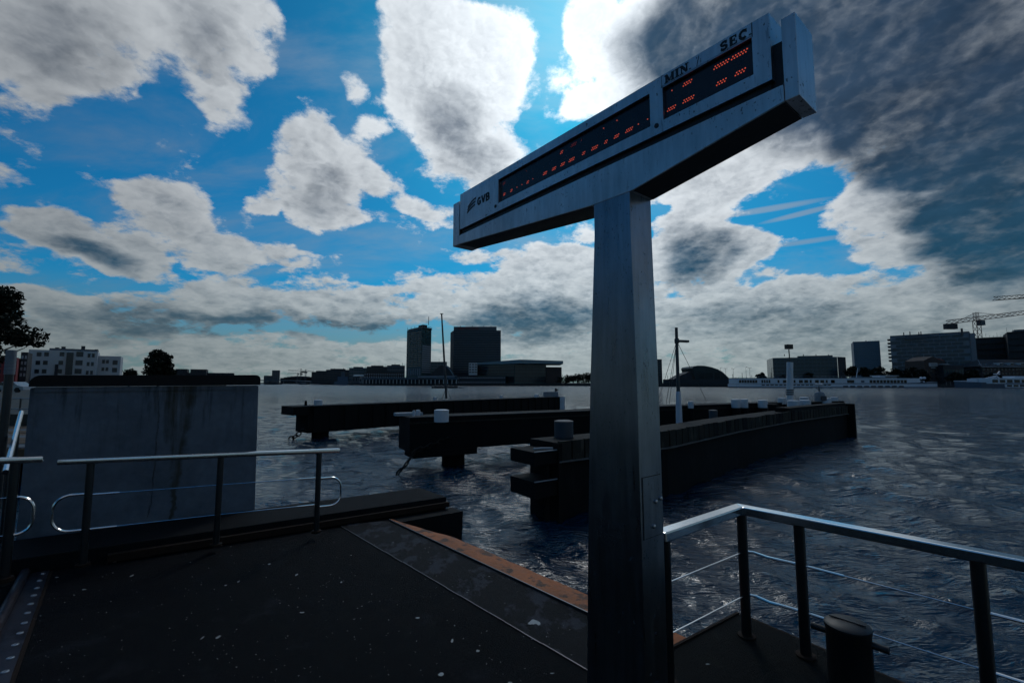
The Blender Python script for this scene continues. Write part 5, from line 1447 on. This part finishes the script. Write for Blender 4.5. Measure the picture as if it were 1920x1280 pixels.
# trees along the right quay and beside the concert hall
TR = [(1425, 696, 22, 'small round tree left of the blue office block'), (1468, 699, 16, 'small tree before the left part of the blue office'), (1516, 698, 24, 'brighter small tree before the blue office block'), (1561, 700, 20, 'low tree at the right part of the blue office'),
 (1598, 684, 34, 'dark tree at the left foot of the plain slab'), (1622, 689, 34, 'dark tree below the middle of the plain slab'), (1648, 686, 36, 'dark tree at the right foot of the plain slab'), (1676, 688, 36, 'dark tree at the left foot of the staggered office'), (1706, 687, 36, 'dark tree before the middle of the staggered office'), (1728, 692, 26, 'dark tree left beside the brick house'),
 (1790, 697, 30, 'low tree before the glazed pavilion'), (1820, 693, 34, 'dark tree between pavilion and long roofed building'), (1862, 697, 30, 'low tree before the long roofed building'),
 (1062, 703, 46, 'tree right behind the concert hall'), (1082, 702, 46, 'second tree right of the concert hall'), (1100, 700, 50, 'tree partly hidden by the sign post')]
for i, (x, y, w, lab) in enumerate(TR):
    Y = 278 if x > 1590 else 300 if x > 1200 else 402
    tree(lab, x, 712, y, Y, w, 'leaf' if i != 2 else 'leaf_far', 1300, 'trees on the far quay', i, leaf=.75, low=.10)

# cruise ships
def ship(label, xs, xb, Y, ydeck, ytop, bow, seed, rows, m_h='ship_white'):
    """broadside hull from stern column xs to bow column xb (bow = +1 right, -1 left)"""
    t = thing('cruise_ship', label, 'ship', (gx((xs + xb) / 2, Y), Y, WATER), 'river cruise ships')
    B = 11.4
    a, b = gx(xs, Y), gx(xb, Y); L = abs(b - a); s = 1 if b > a else -1
    def outline(f): return [(a, Y), (a + s * (L - f), Y), (a + s * (L - f * .45), Y + B * .12), (a + s * L, Y + B * .5), (a + s * (L - f * .45), Y + B * .88), (a + s * (L - f), Y + B), (a, Y + B)]
    zd, zt = hz(ydeck, Y), hz(ytop, Y)
    MB().prism(outline(22), WATER - .3, [zd] * 7).build('hull', m_h, t)
    MB().prism([(x, y) for x, y in outline(22)], zd, [zd + .1, zd + .5, zd + .8, zd + 1.3, zd + .8, zd + .5, zd + .1]).build('bow_bulwark', 'ship_blue' , t)
    MB().prism([(x + (0 if i else 0), y - .06) for i, (x, y) in enumerate(outline(22))], WATER - .2, WATER + .45).build('boot_stripe', 'ship_blue', t)
    return t, a, b, L, s, zd, zt, B
Ys = 252
t, a, b, L, s, zd, zt, B = ship('long white river cruise ship moored along the right quay', 1381, 1772, Ys, 719.5, 709, 1, 1, None)
upx = gx(1738, Ys)
MB().prism([(a + .6, Ys + .15), (gx(1700, Ys), Ys + .15), (gx(1728, Ys), Ys + 2), (gx(1728, Ys), Ys + B - 2), (gx(1700, Ys), Ys + B - .15), (a + .6, Ys + B - .15)], zd + .1, zt).build('upper_deck', 'ship_white', t)
MB().prism([(gx(1693, Ys), Ys + 1.2), (gx(1742, Ys), Ys + 3), (gx(1742, Ys), Ys + B - 3), (gx(1693, Ys), Ys + B - 1.2)], zd + .1, [zt - .1, zd + 1.5, zd + 1.5, zt - .1]).build('front_lounge', 'ship_white', t)
MB().box(a + .3, gx(1698, Ys), Ys - .05, Ys + B + .05, zt, zt + .22).build('sun_deck_edge', 'ship_blue', t)
def pane(x0, x1, y0, y1, Yp, root, m='ship_window', name='window'):
    return MB().box(gx(x0, Yp), gx(x1, Yp), Yp - .07, Yp + .05, hz(y1, Yp), hz(y0, Yp)).build(name, m, root)
wx = [(1384 + 5 * i, 4) for i in range(7)] + [(1426 + 4.4 * i, 3) for i in range(4)]
wx += [(1456 + 10 * i, 7 if i % 3 else 3.5) for i in range(11)] + [(1556, 5)]
wx += [(1586, 13)] + [(1628 + 6.4 * i, 5.2) for i in range(11)]
for x, w in wx: pane(x, x + w, 712.2, 717.6, Ys + .15, t)
for i in range(16): pane(1426 + 8.2 * i, 1432 + 8.2 * i, 720.4, 722.4, Ys, t, name='porthole')
for i in range(9): pane(1578 + 13 * i, 1587 + 13 * i, 723.0, 725.0, Ys, t, name='porthole')
for i in range(5): pane(1703 + 6.5 * i, 1708 + 6.5 * i, 713.5 + .2 * i, 717.6, Ys + 1.6 + i * .35, t)
pane(1612, 1618, 713, 717, Ys + .15, t, 'ship_blue', 'emblem')
MB().box(gx(1656, Ys), gx(1688, Ys), Ys + 3, Ys + 8.5, zt, hz(704.5, Ys)).build('wheelhouse', 'ship_white', t)
pane(1658, 1686, 705.4, 707.2, Ys + 3, t)
MB().box(gx(1653, Ys), gx(1691, Ys), Ys + 2.6, Ys + 9, hz(704.5, Ys), hz(703.6, Ys)).build('wheelhouse_roof', 'ship_white', t)
MB().box(gx(1616, Ys), gx(1656, Ys), Ys + 1, Ys + 10, hz(708.0, Ys), hz(707.2, Ys)).build('awning', 'ship_white', t)
for x in (1618, 1636, 1653): MB().tube([(gx(x, Ys), Ys + 1.3, zt), (gx(x, Ys), Ys + 1.3, hz(708, Ys))], .08, 5).build('awning_post', 'mast_dark', t)
MB().tube([(gx(1616, Ys), Ys + 5, zt), (gx(1620.5, Ys), Ys + 5, hz(689, Ys))], [.22, .12], 6).build('mast', 'ship_white', t)
for i in range(40): 
    x = 1384 + 7.4 * i
    if x < 1612: MB().tube([(gx(x, Ys), Ys + .1, zt + .2), (gx(x, Ys), Ys + .1, zt + 1.15)], .04, 4).build('rail_post', 'mast_white', t)
MB().bar((gx(1383, Ys), Ys + .1, zt + 1.15), (gx(1612, Ys), Ys + .1, zt + 1.15), .06, .06).build('deck_rail', 'mast_white', t)
for x in (1737, 1743): MB().lathe((gx(x, Ys), Ys + 4), [(.2, zd + 2.6), (.75, zd + 3.0), (.75, zd + 3.6), (.2, zd + 4.0)], 10).build('radome', 'ship_white', t)
MB().tube([(gx(1726, Ys), Ys + 5, zt - .5), (gx(1722, Ys), Ys + 5, hz(700, Ys))], .1, 5).build('signal_mast', 'mast_dark', t)

Y2 = 236
t, a, b, L, s, zd, zt, B = ship('white river cruise ship with dark blue bow cut off by the right edge', 2160, 1806, Y2, 719.5, 709.5, -1, 2, None, 'ship_blue')
MB().prism([(gx(1842, Y2), Y2 + 2.5), (gx(1856, Y2), Y2 + .1), (a, Y2 + .1), (a, Y2 + B - .1), (gx(1856, Y2), Y2 + B - .1), (gx(1842, Y2), Y2 + B - 2.5)], zd + .1, zt).build('upper_deck', 'ship_white', t)
MB().box(gx(1880, Y2), a, Y2 - .12, Y2 + .5, hz(726, Y2), hz(720, Y2)).build('hull_panel', 'ship_white', t)
for i in range(14): pane(1844 + 13.6 * i, 1854 + 13.6 * i, 711.6, 717.2, Y2 + (.08 if i else 1.4), t)
for i in range(10): pane(1884 + 12 * i, 1893 + 12 * i, 721, 724.6, Y2 - .13, t, name='porthole')
MB().box(gx(1858, Y2), a, Y2 - .05, Y2 + B + .05, zt, zt + .25).build('sun_deck_edge', 'ship_white', t)
mb = MB()
for (x0, y0, x1, y1) in ((1857, 710, 1882, 704), (1860, 712, 1878, 707), (1880, 704, 1890, 711), (1866, 707, 1872, 711), (1877, 705, 1883, 711), (1882, 702, 1888, 696), (1876, 701, 1888, 701)):
    mb.bar((gx(x0, Y2), Y2 + 4, hz(y0, Y2)), (gx(x1, Y2), Y2 + 4, hz(y1, Y2)), .35, .45)
mb.build('folded_mast', 'ship_white', t)
MB().box(gx(1908, Y2), gx(1950, Y2), Y2 + 2, Y2 + 8, zt, hz(705, Y2)).build('wheelhouse', 'ship_white', t)
MB().box(gx(1839, Y2), gx(1846, Y2), Y2 + 3, Y2 + 5, zd, hz(709, Y2)).build('bow_post', 'ship_white', t)
# low white boat between the two ships, and pontoon
t = thing('tour_boat', 'low white tour boat moored between the two cruise ships', 'boat', (gx(1815, 262), 262, WATER))
MB().prism([(gx(1790, 262), 262), (gx(1838, 262), 262), (gx(1842, 262), 264), (gx(1838, 262), 266), (gx(1788, 262), 266)], WATER - .3, hz(721, 262)).build('hull', 'wall_dark', t)
MB().box(gx(1796, 262), gx(1834, 262), 262.3, 265.6, hz(715, 262), hz(713.4, 262)).build('roof', 'ship_white', t)
for i in range(9): MB().box(gx(1797 + 4.5 * i, 262), gx(1798 + 4.5 * i, 262), 262.4, 262.7, hz(721, 262), hz(715, 262)).build('window_post', 'ship_white', t)
MB().box(gx(1798, 262), gx(1833, 262), 262.8, 265.4, hz(721, 262), hz(715, 262)).build('cabin', 'ship_window', t)
t = thing('pontoon', 'dark floating pontoon between the bows of the two ships', 'pontoon', (gx(1790, 258), 258, WATER))
MB().box(gx(1766, 258), gx(1812, 258), 258, 261, WATER - .3, hz(722, 258)).build('float', 'wall_dark', t)
for x in (1772, 1780, 1788, 1802): MB().tube([(gx(x, 258), 258.3, hz(722, 258)), (gx(x, 258), 258.3, hz(716, 258))], .1, 5).build('pontoon_post', 'wall_pale', t)
# small dark boat mid river
t = thing('river_boat', 'small dark open boat crossing the river behind the thin pole', 'boat', (gx(833, 225), 225, WATER))
Yb = 225
pts = [(gx(809, Yb), Yb + 1), (gx(812, Yb), Yb), (gx(850, Yb), Yb), (gx(858, Yb), Yb + 1.2), (gx(850, Yb), Yb + 2.6), (gx(812, Yb), Yb + 2.6)]
MB().prism(pts, WATER - .3, [hz(723.5, Yb), hz(724, Yb), hz(724.2, Yb), hz(723.5, Yb), hz(724.2, Yb), hz(724, Yb)]).build('hull', 'wall_dark', t)
for i, x in enumerate((816, 822, 827, 834, 840, 846)): MB().lathe((gx(x, Yb), Yb + 1.3), [(.2, hz(724, Yb)), (.32, hz(722.8, Yb)), (.16, hz(722.2, Yb)), (.18, hz(721.6, Yb)), (.05, hz(721.2, Yb))], 8).build('seated_figure', 'wall_brick' if i % 2 else 'black', t, smooth=True)
t2_ = thing('river_boat', 'tiny grey dinghy trailing right of the open boat', 'boat', (gx(864, Yb), Yb, WATER))
MB().prism([(gx(861, Yb), Yb), (gx(867, Yb), Yb), (gx(868, Yb), Yb + .6), (gx(867, Yb), Yb + 1.2), (gx(861, Yb), Yb + 1.2)], WATER - .2, hz(726.3, Yb)).build('hull', 'wall_grey', t2_)

# ---- left: apartment block, trees, jetty
Ya = 165
zA = .5
t = thing('apartment_block', 'white flat roofed apartment block behind the concrete wall', 'apartment block', (gx(140, Ya), Ya, zA))
fpA = footprint(52, 182, Ya, 13); fpB = footprint(182.5, 226, fpA[1][1] + 2.5, 11)
def ap_h(fp, py): return hz(py, fp[0][1])
MB().prism(fpA, zA, ap_h(fpA, 655)).build('wall', 'wall_white', t)
MB().prism(fpB, zA, hz(667, fpB[0][1])).build('side_wing', 'wall_white', t)
uA = (Vector(fpA[1]) - Vector(fpA[0])).normalized(); nA = Vector((-uA.y, uA.x))
def ap_box(fp, x0, x1, y0, y1, o0, o1, name, m, parent=None, ref=None):
    """block on the facade between photo columns and rows; o0 / o1 = distance behind the face"""
    p, q = on_face(fp, x0), on_face(fp, x1); Yr = (ref if ref else (p.y + q.y) / 2)
    pl = [tuple(p + nA * o0), tuple(q + nA * o0), tuple(q + nA * o1), tuple(p + nA * o1)]
    return MB().prism(pl, hz(y1, Yr), hz(y0, Yr)).build(name, m, parent or t)
zr_ = ap_h(fpA, 655)
p, q = on_face(fpA, 88) + nA * 3, on_face(fpA, 180) + nA * 3
MB().prism([tuple(p), tuple(q), tuple(q + nA * 8), tuple(p + nA * 8)], zr_, zr_ + .9).build('roof_storey', 'wall_grey', t)
for x0, h in ((110, 1.7), (148, 2.2), (98, 1.3), (174, 1.1)):
    p = on_face(fpA, x0) + nA * 4; MB().prism([tuple(p), tuple(p + uA * 1.1), tuple(p + uA * 1.1 + nA), tuple(p + nA)], zr_ + .9, zr_ + h).build('chimney', 'wall_dark', t)
def apw(x, y, w, h, fp=None):
    fp = fp or fpA
    f = ap_box(fp, x - w / 2 - .5, x + w / 2 + .5, y - h / 2 - .5, y + h / 2 + .5, -.06, .1, 'window', 'frame_pale')
    ap_box(fp, x - w / 2, x + w / 2, y - h / 2, y + h / 2, -.10, -.07, 'pane', 'glass_dark', f)
for r, y in enumerate((664, 680, 696)):
    for x in (72, 86, 115): apw(x - r * .8, y, 8.5, 7.5)
    apw(148.5 - r * .3, y, 13, 9)
    for x in (166, 174): apw(x - r * .4, y + 2.4, 5, 7)
for r, y in enumerate((678, 692)):
    for x in (194, 201.5): apw(x, y, 5, 6.5, fpB)
    apw(216, y + 1.6, 9, 8, fpB)
ap_box(fpA, 124, 137, 661, 702, -.5, .3, 'stair_glazing', 'glass_dark')
ap_box(fpA, 104, 110, 683, 703, -.4, .3, 'drain_shaft', 'wall_dark')
t = thing('red_building', 'narrow red brick building at the left edge behind the tree', 'building', (gx(20, 140), 140, zA))
fpR = footprint(-60, 32, 140, 12)
MB().prism(fpR, zA, hz(668, 140)).build('wall', 'wall_red', t)
windows(t, fpR[0], fpR[1], hz(712, 140), hz(668, 140), 4, 7, .5, .6)
t = thing('grey_building', 'slim dark building with balconies left beside the white apartments', 'building', (gx(45, 150), 150, zA))
fpR = footprint(38, 51, 152, 12)
MB().prism(fpR, zA, hz(660, 152)).build('wall', 'wall_dark', t)
windows(t, fpR[0], fpR[1], hz(708, 152), hz(664, 152), 4, 2, .6, .55, 'frame_pale')
for i, (x0, x1, y) in enumerate(((300, 440, 698), (330, 352, 691.5), (358, 388, 692))):
    t, fp = building(('low dark flat building right of the round tree', 'small roof house on the low dark building, left one', 'wider roof house on the low dark building, right one')[i], x0, x1, y, 190 + (3 if i else 0), 12, 'wall_dark', 'flat_building')
    windows(t, fp[0], fp[1], hz(709 if not i else y + 5, 190), hz(y + 1, 190), 1, 16 if not i else 5, .5, .6)
tree('round dark tree behind the concrete wall, right of the white apartments', 299, 705, 655, 110, 72, 'leaf', 4200, None, 41, zA, .42)
tree('low dark bush at the right end of the white apartments', 245, 705, 692, 130, 34, 'leaf', 1400, None, 42, zA, .45, 'bush')
tree('leafy dark tree reaching in at the left edge', -34, 720, 530, 34, 185, 'leaf', 8000, None, 43, .5, .20)
# steel pole with ribbed sleeve
pb_, pt_ = at(8, 850, 7.6), at(22, 655, 7.6)
t = thing('steel_pole', 'steel pole with ribbed upper sleeve at the left edge', 'pole', (pt_.x, pt_.y, -.9))
MB().lathe((pt_.x, pt_.y), [(.055, -.9), (.055, at(20, 700, 7.6).z)], 14).build('shaft', 'post_steel', t, smooth=True)
zs0, zs1 = at(20, 702, 7.6).z, pt_.z
pr_ = []
for i in range(18): pr_ += [(.062, zs0 + (zs1 - zs0) * i / 18), (.070, zs0 + (zs1 - zs0) * (i + .5) / 18)]
MB().lathe((pt_.x, pt_.y), pr_, 14).build('ribbed_sleeve', 'wall_pale', t, smooth=True)
# jetty with railings behind
J = [on(-60, 838, .05), on(60, 838, .05), on(60, 797, .05), on(-60, 797, .05)]
t = thing('jetty', 'small brown planked jetty left behind the concrete wall', 'jetty', (J[0].x, J[0].y, .0))
jx0, jx1, jy0, jy1 = min(p.x for p in J) - 2, max(p.x for p in J) + 1.2, J[0].y, J[2].y
n = 9
for i in range(n):
    y = jy0 + (jy1 - jy0) * i / n
    MB().box(jx0, jx1, y + .02, y + (jy1 - jy0) / n - .02, -.05, .05 + random.uniform(-.01, .01)).build('plank', 'planks_brown' if i % 3 else 'wall_grey', t)
MB().box(jx0, jx1 + .02, jy0 - .1, jy0 - .01, -.3, .02).build('edge_beam', 'planks_brown', t)
for i in range(4): MB().lathe((jx0 + (jx1 - jx0) * (i + .5) / 4, jy0 + .5), [(.14, WATER - 1), (.14, -.04)], 10).build('stilt', 'guide', t)
for z in (1.15, .72): MB().tube([(jx0, jy1 - .1, z), (jx1, jy1 - .1, z)], .03, 6).build('hand_bar', 'frame_pale', t)
for i in range(4): MB().tube([(jx0 + (jx1 - jx0) * i / 3, jy1 - .1, .0), (jx0 + (jx1 - jx0) * i / 3, jy1 - .1, 1.15)], .03, 6).build('rail_post', 'post_steel', t)
a, b = at(10, 885, 6.2), at(40, 772, 9.2)
t = thing('gangway_rail', 'pale sloping gangway handrail left of the concrete wall', 'handrail', (a.x, a.y, -.5))
MB().tube([a, b], .035, 8).build('handrail', 'rail_steel', t, smooth=True)
for f in (.15, .85): 
    q = a.lerp(b, f); MB().tube([q, Vector((q.x, q.y, -.6))], .022, 6).build('upright', 'post_steel', t)
# parked car
cx, cy = gx(32, 62), 62
t = thing('parked_car', 'small silver car parked on the left bank', 'car', (cx, cy, .5))
body = [(-2.1, .25), (-2.1, .75), (-1.5, .88), (-.9, 1.38), (.6, 1.4), (1.3, .92), (2.0, .78), (2.1, .3)]
mb = MB(); n = len(body)
mb.add([(cx + x, cy - .85, .5 + z) for x, z in body] + [(cx + x, cy + .85, .5 + z) for x, z in body], [tuple(range(n)), tuple(range(n, 2 * n))[::-1]] + [(i, n + i, n + (i + 1) % n, (i + 1) % n) for i in range(n)])
fix(mb.build('body', 'car', t, bevel=.05))
for x0, x1 in ((-1.1, -.2), (-.1, .75)): MB().prism([(cx + x0, cy - .90), (cx + x1, cy - .90), (cx + x1, cy - .86), (cx + x0, cy - .86)], 1.45, 1.82).build('window', 'glass_dark', t)
for x in (-1.3, 1.3): MB().tube([(cx + x, cy - .92, .82), (cx + x, cy - .70, .82)], .33, 14).build('wheel', 'rubber', t)

# unseen trees added on the left bank, dark shapes for the post to mirror
for i, (x, y, h, w) in enumerate(((-31, 14, 8.5, 8), (-29, 6, 9.5, 8), (-32, -2, 9, 9), (-28, -10, 9.5, 8), (-33, -18, 10, 9), (-24, -24, 10, 9))):
    zb = .5
    _h, _g = hz, gx
    globals()['hz'] = lambda py, Y: zb + h
    globals()['gx'] = lambda p, Y: x
    tree('leafy tree added on the left bank outside the picture, for the post to mirror', 0, 0, 0, y, w / abs(y) * FPX if y else w, 'leaf', 2600, 'trees added on the left bank', 60 + i, zb, .34)
    globals()['hz'], globals()['gx'] = _h, _g
